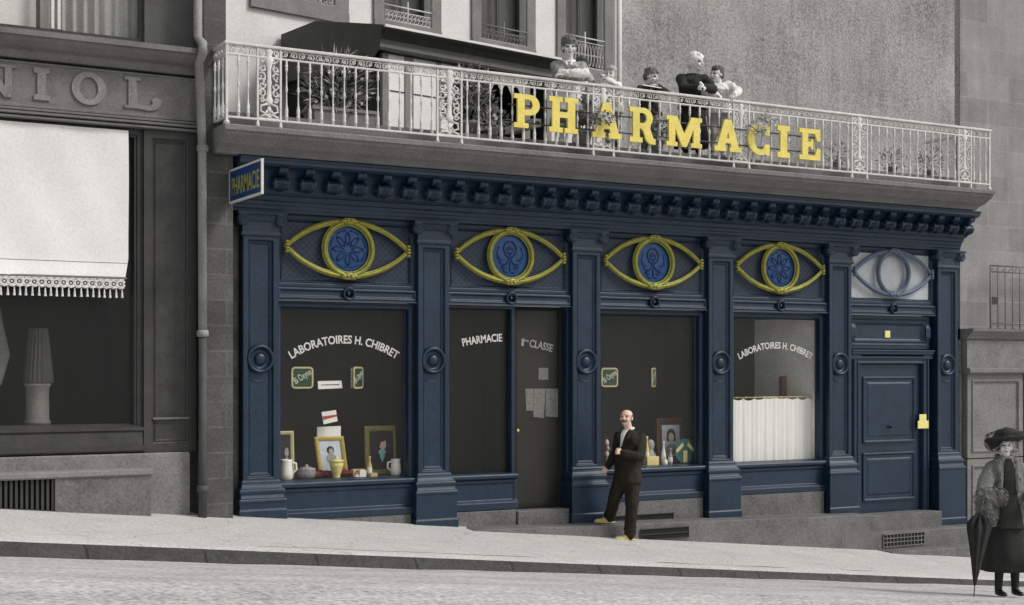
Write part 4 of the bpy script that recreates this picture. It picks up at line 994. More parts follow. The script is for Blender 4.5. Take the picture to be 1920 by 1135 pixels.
# ------------------------------------------------------------------ house on the right: gable, ashlar front, panelled shop
RH = thing('stone_house', 'tall ashlar stone house at the right with a railed ledge above a panelled shop', 'house', (20, 3, 0))
mb = MB()
mb.add([(17.86, .02, -1.2), (26, .02, -1.8), (26, .02, 9.2), (17.86, .02, 9.2)], [(0, 1, 2, 3)])
mb.build('front_wall', BLOCK, RH)
MB().add([(17.86, .021, -1.2), (17.86, .14, -1.2), (17.86, .14, 9.2), (17.86, .021, 9.2), (26, .021, 9.2), (26, .14, 9.2), (26, .14, -1.2)], [(0, 1, 2, 3), (3, 2, 5, 4), (1, 6, 5, 2)]).build('side_wall', GABLE, RH)
GH = thing('blank_house', 'tall blank rough rendered wall rising behind the right half of the balcony', 'house wall', (20, 7.35, 5))
mb = MB(); N_ = 16; rows = []
for j in range(14):
    rows.append([(15.97 + (30 - 15.97) * i / N_, 7.33 + (rnd.uniform(-.02, .02) if 0 < i < N_ else 0), 4.9 + j * .65) for i in range(N_ + 1)])
mb.rings(rows, None, (False, False), True, closed=False); mb.build('wall', GABLE, GH)
# first floor window with railing and ledge
mb = MB().rect_loft([(2.66, 17.86, 25, -.10, .1), (2.72, 17.86, 25, -.16, .1), (2.80, 17.86, 25, -.26, .1), (2.84, 17.86, 25, -.27, .1)]); mb.build('ledge', STONE, RH)
mb = MB(); q0, q1 = 18.3, 20.2; yy = -.22
for z in (2.93, 3.78, 3.88): mb.tube([(q0, yy, z), (q1, yy, z)], .014, 6)
for j in range(12): X = q0 + (q1 - q0) * j / 11; mb.tube([(X, yy, 2.84), (X, yy, 3.88)], .010 if j else .016, 6)
for j in range(14): X = q0 + (q1 - q0) * j / 14; mb.tube([(X, yy, 3.78), (X + .1, yy, 3.88)], .008, 4)
mb.build('window_railing', STONE, RH)
MB().box(18.55, 18.72, -.0, .03, 3.28, 3.38).build('wall_niche', DARKW, RH)
PSH = MB(); zb = -1.2
PSH.box(17.87, 25, -.12, .0, 2.20, 2.655); PSH.rect_loft([(2.10, 17.87, 25, -.16, .0), (2.13, 17.87, 25, -.19, 0), (2.18, 17.87, 25, -.19, 0), (2.20, 17.87, 25, -.15, 0)])
fas = PSH.build('shop_fascia', STONE, RH)
for x0, x1 in ((17.9, 19.2), (19.25, 20.6)):
    pn = MB().frame(x0, x1, .72, 2.098, [(0, .0), (0, -.10), (.09, -.10), (.10, -.12), (.12, -.12), (.13, -.09), (.15, -.085)], True).build('shop_panel', STONE, RH)
    MB().frame(x0, x1, -1.0, .70, [(0, .0), (0, -.10), (.09, -.10), (.10, -.12), (.12, -.12), (.13, -.09), (.15, -.085)], True).build('shop_panel', STONE, RH)
    if x0 < 18:
        for tx, oc, wd_ in (('Vins', -.25, .34), ('Plais', .22, .42)):
            mb = MB(); walltext(mb, tx, x0 + .62, -.0855, 1.66, .11, wd_, 2.2, oc); mb.build('lettering', SIGNL, pn)
# ------------------------------------------------------------------ pier and downpipe between the two shops
t = thing('stone_pier', 'dark pier of coursed stone blocks between the left shop and the blue shopfront', 'wall', (5.3, .1, .3))
MB().rect_loft([(-.2, 5.03, 5.385, -.42, .6), (4.70, 5.03, 5.385, -.42, .6)]).box(5.3852, 5.60, .02, .6, -.2, 4.70).build('lower_blocks', PIER, t)
MB().rect_loft([(4.702, 5.031, 5.30, -.415, .6), (11, 5.031, 5.30, -.415, .6)]).build('upper_blocks', PIER, t)
t = thing('drainpipe', 'tall pale drainpipe beside the left shop with a darker rusty lower length', 'drainpipe', (4.98, -.48, .45))
mb = MB().tube([(PX(380, -.48), -.48, 2.6), (PX(379, -.48), -.48, 4.8), (PX(373, -.48), -.48, 5.75), (PX(372, -.48) + .01, -.62, 5.85), (PX(372, -.48) + .01, -.62, 5.95), (PX(371, -.48), -.48, 6.05), (PX(370, -.48), -.48, 11)], .052, 14); mb.build('upper_pipe', PIPE, t)
MB().tube([(PX(380, -.48), -.48, .30), (PX(380, -.48), -.48, 2.6)], .05, 14).build('lower_pipe', PIPED, t)
for z in (2.56, 4.72, .75): MB().lathe([(.055, 0), (.07, .01), (.07, .07), (.055, .08)], (PX(380, -.48), -.48, z), 'z', 14).build('collar', PIPE if z > 1 else PIPED, t)
# ------------------------------------------------------------------ left shop
LS = thing('left_shop', 'grey old wooden shopfront with faded letters on its fascia at the left', 'shopfront', (2.5, 0, .5))
LX0, LX1 = -2.0, 5.0
mb = MB(); mb.rings([[(X, y, z) for y, z in [(.1, 5.63), (-.34, 5.63), (-.36, 5.66), (-.37, 5.71), (-.44, 5.74), (-.50, 5.79), (-.52, 5.83), (-.56, 5.84), (-.56, 5.90), (.1, 5.93)]] for X in (LX0, LX1 + .03)]); mb.build('cornice', SIGNW, LS)
mb = MB(); mb.box(LX0, LX1, -.28, .1, 5.10, 5.629)
fb = MB().frame(LX0, LX1 - .02, 5.095, 5.60, [(0, -.2), (0, -.30), (.02, -.30), (.03, -.29)], True).build('fascia_board', SIGNW, LS)
mb = MB()
for k, (z, d) in enumerate(((5.09, -.33), (5.05, -.345), (5.005, -.33))): mb.rect_loft([(z - .038, LX0, LX1, d + .02, .1), (z - .03, LX0, LX1, d, .1), (z - .012, LX0, LX1, d, .1), (z - .002, LX0, LX1, d + .025, .1)])
mb.build('fascia_moulding', SIGNW, LS)
for ch, x0, x1 in (('N', -48, 31), ('I', 63, 93), ('O', 134, 199), ('L', 233, 302)):
    a, b = PX(x0, -.3), PX(x1, -.3); w, vs, fs = glyph(ch, .012)
    z0, z1 = 5.185, 5.545
    MB().add([(a + v[0] / w * (b - a), -.3 - v[2], z0 + v[1] * (z1 - z0)) for v in vs], fs).build('letter', SIGNL, fb)
pl = MB().frame(4.37, 4.99, 1.22, 4.96, [(0, .1), (0, -.27), (.09, -.27), (.10, -.255), (.12, -.245), (.13, -.255), (.15, -.24)], True).build('pilaster', DARKW, LS)
MB().box(4.47, 4.90, -.285, -.265, 1.60, 1.625).build('panel_bead', SIGNW, pl)
mb = MB().frame(0.6, 4.368, 1.22, 4.96, [(0, .1), (0, -.22), (.06, -.22), (.07, -.20), (.09, -.20), (.10, -.17), (.11, -.14)], False); win = mb.build('shop_window', DARKW, LS)
pane(.71, 4.258, 1.55, 4.85, -.13, win)
MB().rect_loft([(1.23, .6, 4.367, -.30, .1), (1.25, .6, 4.367, -.315, .1), (1.29, .6, 4.367, -.315, .1), (1.31, .6, 4.367, -.26, .1), (1.46, .6, 4.367, -.25, .1), (1.48, .6, 4.367, -.27, .1), (1.51, .6, 4.367, -.27, .1), (1.53, .6, 4.367, -.22, .1), (1.55, .6, 4.367, -.15, .1)]).build('sill', DARKW, win)
shopbox(.6, 4.36, 1.5, 4.95, -.1, 1.6, LS, BLACKIN)
st = MB().rect_loft([(-.1, LX0, 4.89, -.33, .1), (1.20, LX0, 4.89, -.33, .1), (1.215, LX0, 4.88, -.32, .1)]).build('stone_base', STONE, LS)
st2 = MB().rect_loft([(-.1, 3.30, 4.36, -.62, -.331), (.98, 3.30, 4.36, -.62, -.331)])
st2.build('base_block', STEP, st)
MB().rect_loft([(.981, LX0, 4.37, -.63, -.331), (1.0, LX0, 4.375, -.65, -.331), (1.045, LX0, 4.375, -.65, -.331), (1.06, LX0, 4.36, -.63, -.331)]).build('ledge', SURR, st)
gr = MB(); gr.box(LX0, 3.299, -.52, -.50, .3, .98); gr.build('grille_opening', BLACKIN, st)
gr = MB()
for k in range(60): X = 3.28 - .055 * k; gr.box(X - .014, X + .014, -.60, -.575, .45, .979)
gr.build('grille', DARKW, st)
# upper window of that house
UW = thing('left_house', 'grey house front with a large curtained window above the left shop', 'house', (2, .3, 5.9))
T0 = lambda a, d, z: (a, .0 + d, z)
mb = MB(); hz = [(.5, 4.45, 6.02, 8.6)]
holes_wall(mb, LX0, 5.028, 5.94, 11, hz, .25, T0).build('wall', SIGNW, UW)
w = MB().frame(.5, 4.45, 6.02, 8.6, [(0, .2), (0, .05), (.05, .05), (.06, .08)], False).build('window', DARKW, UW)
for X in (PX(72, .1), PX(98, .1), PX(110, .1)): MB().box(X - .02, X + .012, .05, .12, 6.08, 8.54).build('mullion', DARKW if X < PX(80, .1) else RENDER_W, w)
pane(.56, 4.39, 6.08, 8.54, .13, w, GLASS)
mb = MB().box(.56, PX(100, .2), .2, .21, 6.0, 8.6); tag(mb.build('window_blind', BLIND), 'plain pale blind filling the left of the upper window over the fascia letters', 'blind')
mb = MB(); rows = []
for z in (6.02, 8.6):
    rows.append([(PX(100, .25) + (4.44 - PX(100, .25)) * k / 90, .24 + .04 * math.sin(k * .55) * (1 if k < 50 else .5), z) for k in range(91)])
mb.rings(rows, None, (False, False), True, closed=False); tag(mb.build('window_curtain', CLLIGHT), 'grey pleated curtain filling the right of the upper window beside the drainpipe', 'curtain')
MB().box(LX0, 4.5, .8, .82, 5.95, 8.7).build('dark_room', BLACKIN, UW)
# roller blind with lace
RB = thing('roller_blind', 'big cream canvas blind with lace edge and tassels over the left shop window', 'blind', (2.5, -.26, 2.98))
bx1 = 4.19; mb = MB(); rows = []
blY = lambda X, f: -.27 - .02 * f + .016 * math.sin(X * 2.3 + f * 5) * (.3 + f) + .006 * math.sin(X * 9 - f * 7)
for j in range(24):
    f = j / 23; z = 4.93 - f * 1.70; row = []
    for k in range(41):
        X = .62 + (bx1 - .62) * k / 40
        if k == 40 and f > .88: X -= .05 * (f - .88) / .12
        row.append((X, -.27 - .02 * f + .016 * math.sin(X * 2.3 + f * 5) * (.3 + f) + .006 * math.sin(X * 9 - f * 7) - (.05 * max(0, f - .9) / .1), z))
    rows.append(row)
mb.rings(rows, None, (False, False), True, closed=False); mb.build('canvas', BLIND, RB)
MB().tube([(.62 + (bx1 - .63) * k / 60, blY(.62 + (bx1 - .63) * k / 60, .90) - .003, 3.40) for k in range(61)], .0045, 5).build('seam', SIGNW, RB)
MB().tube([(.6, -.345, 3.225), (bx1 - .04, -.345, 3.225)], .014, 8).build('bottom_bar', SIGNW, RB)
lc = MB(); n = 44
for j in range(n):
    X = .64 + (bx1 - .70 - .0) * j / n + .03
    lc.tube([(X + .036 * math.cos(R(45 * q)), -.345, 3.155 + .036 * math.sin(R(45 * q))) for q in range(8)], .011, 5, None, True); lc.ball((X, -.345, 3.155), .014, 6)
    lc.tube([(X - .04, -.345, 3.205), (X + .04, -.345, 3.205)], .012, 5); lc.tube([(X - .042, -.345, 3.12), (X, -.345, 3.105), (X + .042, -.345, 3.12)], .012, 5)
    lc.ball((X + .04, -.345, 3.18), .016, 6); lc.ball((X + .04, -.345, 3.135), .016, 6)
lc.build('lace_band', LACE, RB)
tl = MB().lathe([(.006, .09), (.008, .06), (.013, .05), (.010, .04), (.016, 0), (.018, -.005), (.003, -.006)], (4.10, -.345, 3.005), 'z', 8).build('tassel', LACE, RB)
for k in range(1, 48): share(tl, RB, -.066 * k + rnd.uniform(-.006, .006), 0, rnd.uniform(-.004, .004))
# things in the left window
t = lathe_thing('display_pedestal', 'pale round pedestal standing inside the left shop window', 'pedestal', 70, .12, [(.15, 0), (.15, .04), (.13, .06), (.13, .42), (.15, .45), (.15, .47)], SIGNW, 'column', z=1.55)
x = PX(72, .14); mb = MB(); rows = []
for j in range(8):
    rows.append([(x + (.10 + .06 * (1 - j / 7)) * math.cos(q * math.pi / 20) * (1 + .08 * (q % 2)), .14 + .12 * math.sin(q * math.pi / 20) * (1 + .08 * (q % 2)), 2.03 + .62 * j / 7) for q in range(40)])
mb.rings(rows, None, (True, True)); tag(mb.build('pleated_cloth', DARKW), 'dim pleated cloth draped on the pale pedestal in the left window', 'cloth')
x = PX(2, .2); mb = MB().loft([(x - .12, .25, 1.9, .03, .03, 0), (x - .10, .25, 2.0, .12, .06, 0), (x - .08, .25, 2.35, .20, .08, 0), (x - .12, .25, 2.7, .16, .08, 0), (x - .15, .25, 3.2, .10, .06, 0)]); tag(remesh(mb, .03).build('draped_fabric', SIGNW), 'pale hanging fabric gathered to a point at the left edge of the photo', 'fabric')
# ------------------------------------------------------------------ people
def ik(a, c, l1, l2, hint):
    a, c = Vector(a), Vector(c); d = c - a; L = min(d.length, (l1 + l2) * .995); d.normalize()
    x = (l1 * l1 - l2 * l2 + L * L) / (2 * L); h = math.sqrt(max(0, l1 * l1 - x * x))
    hv = Vector(hint); hv = hv - d * hv.dot(d); hv.normalize(); return a + d * x + hv * h, a + d * L
def hand(mb, wrist, d, n, side, s=1.0, curl=45):
    w = Vector(wrist); d = Vector(d).normalized(); n = Vector(n); n = (n - d * n.dot(d)).normalized(); q = d.cross(n) * side
    kn = w + d * .085 * s
    for k in (-1.5, -.5, .5, 1.5): mb.limb([w + q * .010 * k * s, kn + q * .019 * k * s], [.014 * s, .012 * s], 8)
    for k, ln in ((-1.5, .072), (-.5, .082), (.5, .078), (1.5, .060)):
        p = kn + q * .019 * k * s; ang = 0; pts = [p]
        for sg in (.42, .32, .26):
            ang += R(curl * (1.1 - .06 * k)); dd = d * math.cos(ang) + n * math.sin(ang); pts.append(pts[-1] + dd * ln * sg * s)
        mb.limb(pts, [.0105 * s, .0098 * s, .009 * s, .008 * s], 8)
    tb = w + d * .03 * s - q * .028 * s
    mb.limb([tb, tb + (d * .6 - q * .7 + n * .4).normalized() * .04 * s, tb + (d * .75 - q * .55 + n * .5).normalized() * .04 * s + (d * .8 + n * .6).normalized() * .032 * s], [.014 * s, .011 * s, .009 * s], 8)
def headrot(yaw, tilt=0, roll=0):
    # head faces local -Y; positive yaw turns towards image left
    return Matrix.Rotation(-yaw, 3, 'Z') @ Matrix.Rotation(roll, 3, 'Y') @ Matrix.Rotation(tilt, 3, 'X')
def person(label, px0, py0, Y, z0, spec, name='person'):
    s = dep(px0, Y) / F; X = PX(px0, Y)
    root = thing(name, label, 'person', (X, Y, z0), None, -TH)
    J = lambda px, py, y=0.0: Vector(((px - px0) * s, y, HC - (py - HY) * s - z0 + y * 0))
    sp = spec(J, s); hh = sp['hh']; hc = Vector(sp['head']); Rm = headrot(*sp.get('face', (0, 0, 0)))
    k = hh / .225
    H = lambda x, y, z: hc + Rm @ Vector((x * k, y * k, z * k))
    b = MB()
    b.ball(H(0, .012, .024), (.079 * k, .095 * k, .074 * k), 20, None, Rm)
    b.ball(H(0, -.022, -.03), (.060 * k, .066 * k, .078 * k), 18, None, Rm)
    b.ball(H(0, -.052, -.083), (.030 * k, .028 * k, .024 * k), 12, None, Rm)
    b.tube([H(0, -.086, .012), H(0, -.104, -.022), H(0, -.090, -.034)], [.010 * k, .0165 * k, .015 * k], 8)
    b.ball(H(0, -.086, -.062), (.022 * k, .012 * k, .010 * k), 10, None, Rm)
    for sg in (-1, 1):
        b.ball(H(sg * .078, .012, -.012), (.010 * k, .020 * k, .030 * k), 10, None, Rm)
        b.ball(H(sg * .034, -.078, .024), (.026 * k, .014 * k, .009 * k), 10, None, Rm)
        b.ball(H(sg * .040, -.066, -.03), (.024 * k, .020 * k, .022 * k), 10, None, Rm)
    nb = Vector(sp['neck']); bw = sp.get('bw', 1.0)
    b.tube([H(0, .015, -.04), (H(0, .02, -.09) + nb) / 2, nb, nb + Vector((0, .01, -.08))], [.055 * k, .053 * k, .058 * k, .075 * k], 14)
    pel = Vector(sp['pelvis']); yb = sp.get('yaw', 0)
    ch = nb * .6 + pel * .4
    b.loft([(nb.x, nb.y, nb.z - .05 * bw, .10 * bw, .06 * bw, -yb), (ch.x, ch.y, ch.z, .13 * bw, .085 * bw, -yb), (pel.x, pel.y, pel.z + .1 * bw, .11 * bw, .08 * bw, -yb), (pel.x, pel.y, pel.z - .06 * bw, .12 * bw, .09 * bw, -yb)], 18)
    arms = []
    for sh, hd, hint, l1, l2, pn, sd, cu in sp['arms']:
        el, wr = ik(sh, hd, l1, l2, hint); arms.append((Vector(sh), el, wr))
        b.limb([nb + Vector((0, 0, -.08 * bw)), Vector(sh)], [.05 * bw, .045 * bw], 10)
        b.limb([sh, (Vector(sh) + el) / 2, el], [.044 * bw, .040 * bw, .034 * bw], 10); b.limb([el, el * .65 + wr * .35, wr], [.034 * bw, .033 * bw, .024 * bw], 10)
        hand(b, wr, wr - el, pn, sd, bw * .98, cu)
    legs = []
    for hp, kn, an in sp['legs']:
        b.limb([pel, hp], [.08 * bw, .07 * bw], 10); b.limb([hp, kn, an], [.068 * bw, .046 * bw, .032 * bw], 10); legs.append((Vector(hp), Vector(kn), Vector(an)))
    bo = remesh(b, sp.get('voxel', .0075), 2)
    # paint the face by position in head space
    skin = sp.get('skin', SKING); bo.mats = [skin, FEAT, LIPS if skin is SKIN else FEAT]; inv = Rm.inverted(); e = sp.get('eyek', 1.0)
    for fi, f in enumerate(bo.f):
        c = Vector((0, 0, 0))
        for i in f: c += Vector(bo.v[i])
        c = inv @ (c / len(f) - hc) / k
        if c.y < -.05 and abs(c.z) < .09:
            ax = abs(c.x)
            if ((ax - .031) / (.015 * e)) ** 2 + ((c.z - .004) / (.0075 * e)) ** 2 < 1: bo.m[fi] = 1
            elif ((ax - .034) / .022) ** 2 + ((c.z - .030 + .15 * abs(ax - .034)) / .0048) ** 2 < 1: bo.m[fi] = 1
            elif (c.x / .024) ** 2 + ((c.z + .062) / .006) ** 2 < 1: bo.m[fi] = 2
    bo.build('body', skin, root, True)
    sp['dress'](root, H, Rm, k, nb, pel, arms, legs, J, s)
    return root
from mathutils import noise as mn
def crumple(mb, amp, sc, st=(1, 1, 1), amp2=0.0, sc2=30):
    me = mb.mesh('tmp'); N_ = [v.normal.copy() for v in me.vertices]; bpy.data.meshes.remove(me)
    for i, v in enumerate(mb.v):
        q = Vector((v[0] * st[0], v[1] * st[1], v[2] * st[2])) * sc
        d = amp * (1 - 2 * abs(mn.noise(q)) ** .8) + (amp2 * mn.noise(Vector(v) * sc2) if amp2 else 0)
        mb.v[i] = tuple(Vector(v) + N_[i] * (d - amp * .4))
    return mb
CLOTH = {'jacket': (.011, 6.5), 'trousers': (.012, 6), 'shirt': (.014, 8), 'blouse': (.013, 8), 'dress_top': (.012, 7), 'jumper': (.011, 8), 'coat': (.014, 6), 'apron': (.012, 8), 'white_cuffs': (.016, 12), 'shorts': (.01, 8), 'shirt_front': (.002, 20)}
def put(mb, name, m, root, vox=.012, sm=4):
    r = remesh(mb, vox, sm) if vox else mb
    if name in CLOTH: crumple(r, CLOTH[name][0], CLOTH[name][1], (1, 1, .55), CLOTH[name][0] * .35, 28)
    elif name == 'hair': crumple(r, .007, 30, (1, 1, .5), .004, 70)
    return r.build(name, m, root, True)
def hair_cap(root, H, Rm, k, m, vol=1.0, back=.0, fringe=.0, bun=False, long=0.0):
    h = MB(); g = random.Random(int(vol * 100 + back * 1000))
    h.ball(H(0, .022, .050), (.083 * k * vol, .096 * k * vol, .076 * k * vol), 18, None, Rm)
    h.ball(H(0, .055, .0), (.078 * k * vol, .064 * k * vol, .080 * k), 14, None, Rm)
    for sg in (-1, 1): h.ball(H(sg * .066, .03, .01), (.020 * k * vol, .045 * k, .055 * k), 12, None, Rm)
    for q in range(26):
        a = g.uniform(0, 6.28); b = g.uniform(.1, 1.2)
        h.ball(H(.082 * vol * math.cos(a) * math.sin(b), .022 + .095 * vol * math.sin(a) * math.sin(b), .05 + .074 * vol * math.cos(b)), g.uniform(.012, .022) * k, 8)
    if fringe: h.ball(H(.02, -.066, .078), (.055 * k, .022 * k, .020 * k * fringe), 12, None, Rm)
    if bun: h.ball(H(0, .03, .12), (.05 * k, .055 * k, .035 * k), 12, None, Rm)
    if long: h.limb([H(0, .07, 0), H(0, .09, -.08), H(0, .085, -.08 - long)], [.07 * k, .075 * k, .05 * k], 12)
    put(h, 'hair', m, root, .008 * max(.8, k), 2)
def shirt(root, name, m, nb, pel, arms, legs, bw, yaw, hemz=None, flare=1.0, upto=1.0, belly=0, sleeve=1.0, coat=False, vox=.012, shw=.17):
    c = MB(); ch = nb * .62 + pel * .38; hem = hemz if hemz is not None else pel.z - .05
    c.loft([(nb.x, nb.y, nb.z - .005, .062 * bw, .060 * bw, -yaw), (nb.x, nb.y, nb.z - .045 * bw, .115 * bw, .085 * bw, -yaw), (nb.x * .9 + ch.x * .1, nb.y, nb.z - .09 * bw, shw * bw, .11 * bw, -yaw), (ch.x, ch.y, ch.z, .178 * bw, (.135 + belly * .5) * bw, -yaw), (pel.x * .7 + ch.x * .3, pel.y, pel.z + .14 * bw, .168 * bw, (.13 + belly) * bw, -yaw), (pel.x, pel.y, pel.z - .02, .180 * bw * flare, (.14 + belly * .6) * bw * flare, -yaw), (pel.x, pel.y, hem, .195 * bw * flare, .15 * bw * flare, -yaw)], 24)
    for sh, el, wr in arms:
        e2 = el + (wr - el) * sleeve if sleeve < 1 else wr
        r = 1.15 if coat else 1.0
        c.limb([sh, (sh + el) / 2, el], [.066 * bw * r, .062 * bw * r, .054 * bw * r], 12); c.limb([el, (el + e2) / 2, e2], [.054 * bw * r, .050 * bw * r, .043 * bw * r], 12)
        c.limb([nb + Vector((0, 0, -.09 * bw)), sh], [.07 * bw, .066 * bw], 12)
    # a few folds
    g = random.Random(int(abs(nb.x) * 1000) + 5)
    for q in range(8):
        t = g.uniform(.1, .9); a = g.uniform(-1.2, 1.2); p = ch.lerp(pel, t)
        c.limb([p + Vector((math.sin(a) * .155 * bw, -math.cos(a) * .118 * bw, .05)), p + Vector((math.sin(a + .25) * .16 * bw, -math.cos(a + .25) * .12 * bw, -.04))], [.016 * bw, .014 * bw], 6)
    return put(c, name, m, root, vox, 3)
def trousers(root, m, pel, legs, bw, name='trousers', upto=1.0):
    c = MB(); c.ball(pel + Vector((0, 0, -.02)), (.165 * bw, .13 * bw, .14 * bw), 16)
    for hp, kn, an in legs:
        e = kn.lerp(an, upto)
        c.limb([hp, hp.lerp(kn, .5), kn], [.105 * bw, .092 * bw, .078 * bw], 12); c.limb([kn, kn.lerp(e, .5), e], [.078 * bw, .073 * bw, .070 * bw], 12)
        c.ball(kn.lerp(an, .8) + Vector((-.01, -.01, 0)), (.078 * bw, .075 * bw, .03), 10)
    return put(c, name, m, root, .012, 3)
def shoes(root, m, legs, d, s=1.0, sole=True):
    d = Vector(d).normalized()
    for hp, kn, an in legs:
        c = MB(); g = Vector((an.x, an.y, an.z - .062 * s)); q = Matrix.Rotation(math.atan2(d.y, d.x), 3, 'Z')
        c.ball(g + d * .03 * s + Vector((0, 0, .03 * s)), (.085 * s, .042 * s, .042 * s), 14, None, q); c.ball(g + d * .12 * s + Vector((0, 0, .024 * s)), (.065 * s, .040 * s, .028 * s), 14, None, q)
        c.limb([g + Vector((0, 0, .035 * s)), g + Vector((0, 0, .085 * s))], [.045 * s, .044 * s], 10); c.ball(g + d * .055 * s + Vector((0, 0, .008)), (.135 * s, .046 * s, .012), 14, None, q)
        put(c, 'shoe', m, root, .008, 2)
LVEC = Vector((-1, 0, 0))
# -- the man
def man(J, s):
    yaw = R(48); hd = J(1174, 782, -.04)
    f = Vector((-math.sin(yaw), -math.cos(yaw), 0)); r = Vector((math.cos(yaw), -math.sin(yaw), 0))
    nb = J(1180, 806, .0); pel = J(1177, 897, .02)
    shR = J(1161, 821, -.02) + Vector((0, .03, 0)); shL = J(1200, 822, .0) + Vector((0, -.05, 0))
    def dress(root, H, Rm, k, nb, pel, arms, legs, J, s):
        shirt(root, 'jacket', SUIT, nb, pel, arms, legs, 1.08, yaw, J(0, 905)[2], 1.06, belly=.035, coat=True, shw=.175)
        trousers(root, SUIT, pel, legs, 1.14); shoes(root, SHOE, legs, (-1, -.25, 0), 1.22)
        ch = J(1172, 822, 0); g = MB()
        c0 = nb + f * .085; c1 = nb + f * .135 + Vector((0, 0, -.23)); w = r
        g.rings([[tuple(c0 + w * .035), tuple(c0 + w * .035 - f * .07), tuple(c0 - w * .05 - f * .07), tuple(c0 - w * .05)], [tuple(c0 + w * .028 + Vector((0, 0, -.06)) + f * .05), tuple(c0 + w * .028 + Vector((0, 0, -.06)) - f * .05), tuple(c0 - w * .034 + Vector((0, 0, -.06)) - f * .05), tuple(c0 - w * .034 + Vector((0, 0, -.06)) + f * .05)], [tuple(c1 + w * .006 + f * .04), tuple(c1 + w * .006 - f * .08), tuple(c1 - w * .01 - f * .08), tuple(c1 - w * .01 + f * .04)]])
        put(g, 'shirt_front', CLWHITE, root, .006, 2)
        c = MB(); n = 20
        for j in range(n): pass
        c.tube([nb + Vector((0, .0, .012)) + r * .068 * math.cos(a) + f * (.066 * math.sin(a) + .005) + Vector((0, 0, -.018 * math.sin(a))) for a in [2 * math.pi * j / n for j in range(n)]], .011, 8, None, True)
        put(c, 'collar', CLWHITE, root, .006, 2)
        for sg, l0 in ((1, 'lapel'), (-1, 'lapel')):
            g = MB(); p0 = nb + r * sg * .07 + f * .06 + Vector((0, 0, .0)); p1 = nb + r * sg * .075 + f * .125 + Vector((0, 0, -.12)); p2 = nb + f * .165 + Vector((0, 0, -.26))
            g.limb([p0, p1, p2], [.016, .026, .012], 8); put(g, l0, SUIT, root, .008, 2)
        m_ = MB()
        for sg in (-1, 1): m_.limb([H(0, -.102, -.046), H(sg * .018, -.098, -.048), H(sg * .036, -.082, -.058)], [.011 * k, .011 * k, .006 * k], 8)
        put(m_, 'moustache', HAIRD, root, .005, 1)
        h = MB()
        for sg in (-1, 1): h.ball(H(sg * .072, .025, .015), (.012 * k, .042 * k, .034 * k), 12, None, Rm)
        h.ball(H(0, .072, .0), (.068 * k, .042 * k, .050 * k), 14, None, Rm)
        put(h, 'hair', HAIRD, root, .007, 2)
    an1 = J(1181, 1002, .0); an1.z = .068; kn1 = J(1184, 950, -.05)
    an2 = J(1146, 970, .30); an2.z = .068 + .205; kn2 = J(1155, 928, .06)
    return dict(hh=.232, head=hd + Vector((0, 0, -.004)), face=(R(24), R(-4), R(3)), neck=nb, pelvis=pel, yaw=yaw, skin=SKIN, voxel=.007, eyek=1.1,
        arms=[(shL, J(1165, 847, -.27), (.5, -.3, -.8), .29, .25, (-.3, .9, -.3), 1, 62), (shR, J(1140, 876, .10), (.3, .8, 0), .30, .27, (0, -1, 0), -1, 35)],
        legs=[(J(1184, 903, -.04), kn1, an1), (J(1166, 903, .06), kn2, an2)], dress=dress)
person('bald man with a moustache, dark brown suit and yellow shoes, stepping onto the platform', 1178, 1010, -.72, zside(10.82, -.72) + .002, man)
# -- people on the balcony
def bperson(label, px, py_head, hh, Y, face, yaw, arms, dressf, bw, neck, pelz=.62, leg=.0, skin=SKING, feet=.045):
    def spec(J, s):
        hd = J(*py_head); nb = J(*neck)
        pel = Vector((nb.x * .7, .12, pelz * nb.z / 1.0 if False else nb.z - .44 * bw))
        kz = pel.z * .5
        legs = []
        for sg in (-1, 1): legs.append((pel + Vector((sg * .075 * bw, 0, -.05)), Vector((pel.x + sg * .085 * bw, .06, kz)), Vector((pel.x + sg * .09 * bw, .12, .062 * bw + .004))))
        ar = []
        for side, sh, hdp, hint, cu in arms:
            shv = J(*sh); hv = J(*hdp); ar.append((shv, hv, hint, .27 * bw, .235 * bw, (0, .3, -1), side, cu))
        def dress(root, H, Rm, k, nb, pel, arms_, legs_, J, s): dressf(root, H, Rm, k, nb, pel, arms_, legs_, J, s, bw, R(yaw))
        return dict(hh=hh, head=hd, face=tuple(R(v) for v in face), neck=nb, pelvis=pel, yaw=R(yaw), arms=ar, legs=legs, dress=dress, bw=bw, skin=skin, voxel=.009, eyek=1.35)
    return person(label, px, HY - (TZ - HC) * F / dep(px, Y), Y, TZ, spec)
def skirt(root, m, pel, nb, bw, hem, flare, name='skirt', yaw=0, top=.12):
    c = MB(); g = random.Random(3); rings = []
    n = 30
    for f in (0, .15, .4, .7, 1.0):
        z = pel.z + top * bw + (hem - pel.z - top * bw) * f; rx = (.155 + flare * f) * bw; ring = []
        for q in range(n):
            a = 2 * math.pi * q / n; w = 1 + .05 * f * math.sin(a * 7 + 1)
            ring.append((pel.x + rx * w * math.cos(a), pel.y + (.125 / .155) * rx * w * math.sin(a), z))
        rings.append(ring)
    c.rings(rings, None, (True, True), True); return c.build(name, m, root, True)
def collar(root, m, nb, bw, r=.020):
    c = MB(); n = 20
    c.tube([nb + Vector((.072 * bw * math.cos(a), .068 * bw * math.sin(a), -.012 - .02 * bw * math.sin(-a))) for a in [2 * math.pi * j / n for j in range(n)]], r * bw, 8, None, True)
    for sg in (-1, 1): c.limb([nb + Vector((sg * .045 * bw, -.055 * bw, -.03 * bw)), nb + Vector((sg * .025 * bw, -.105 * bw, -.075 * bw))], [.022 * bw, .014 * bw], 8)
    put(c, 'collar', m, root, .008, 2)
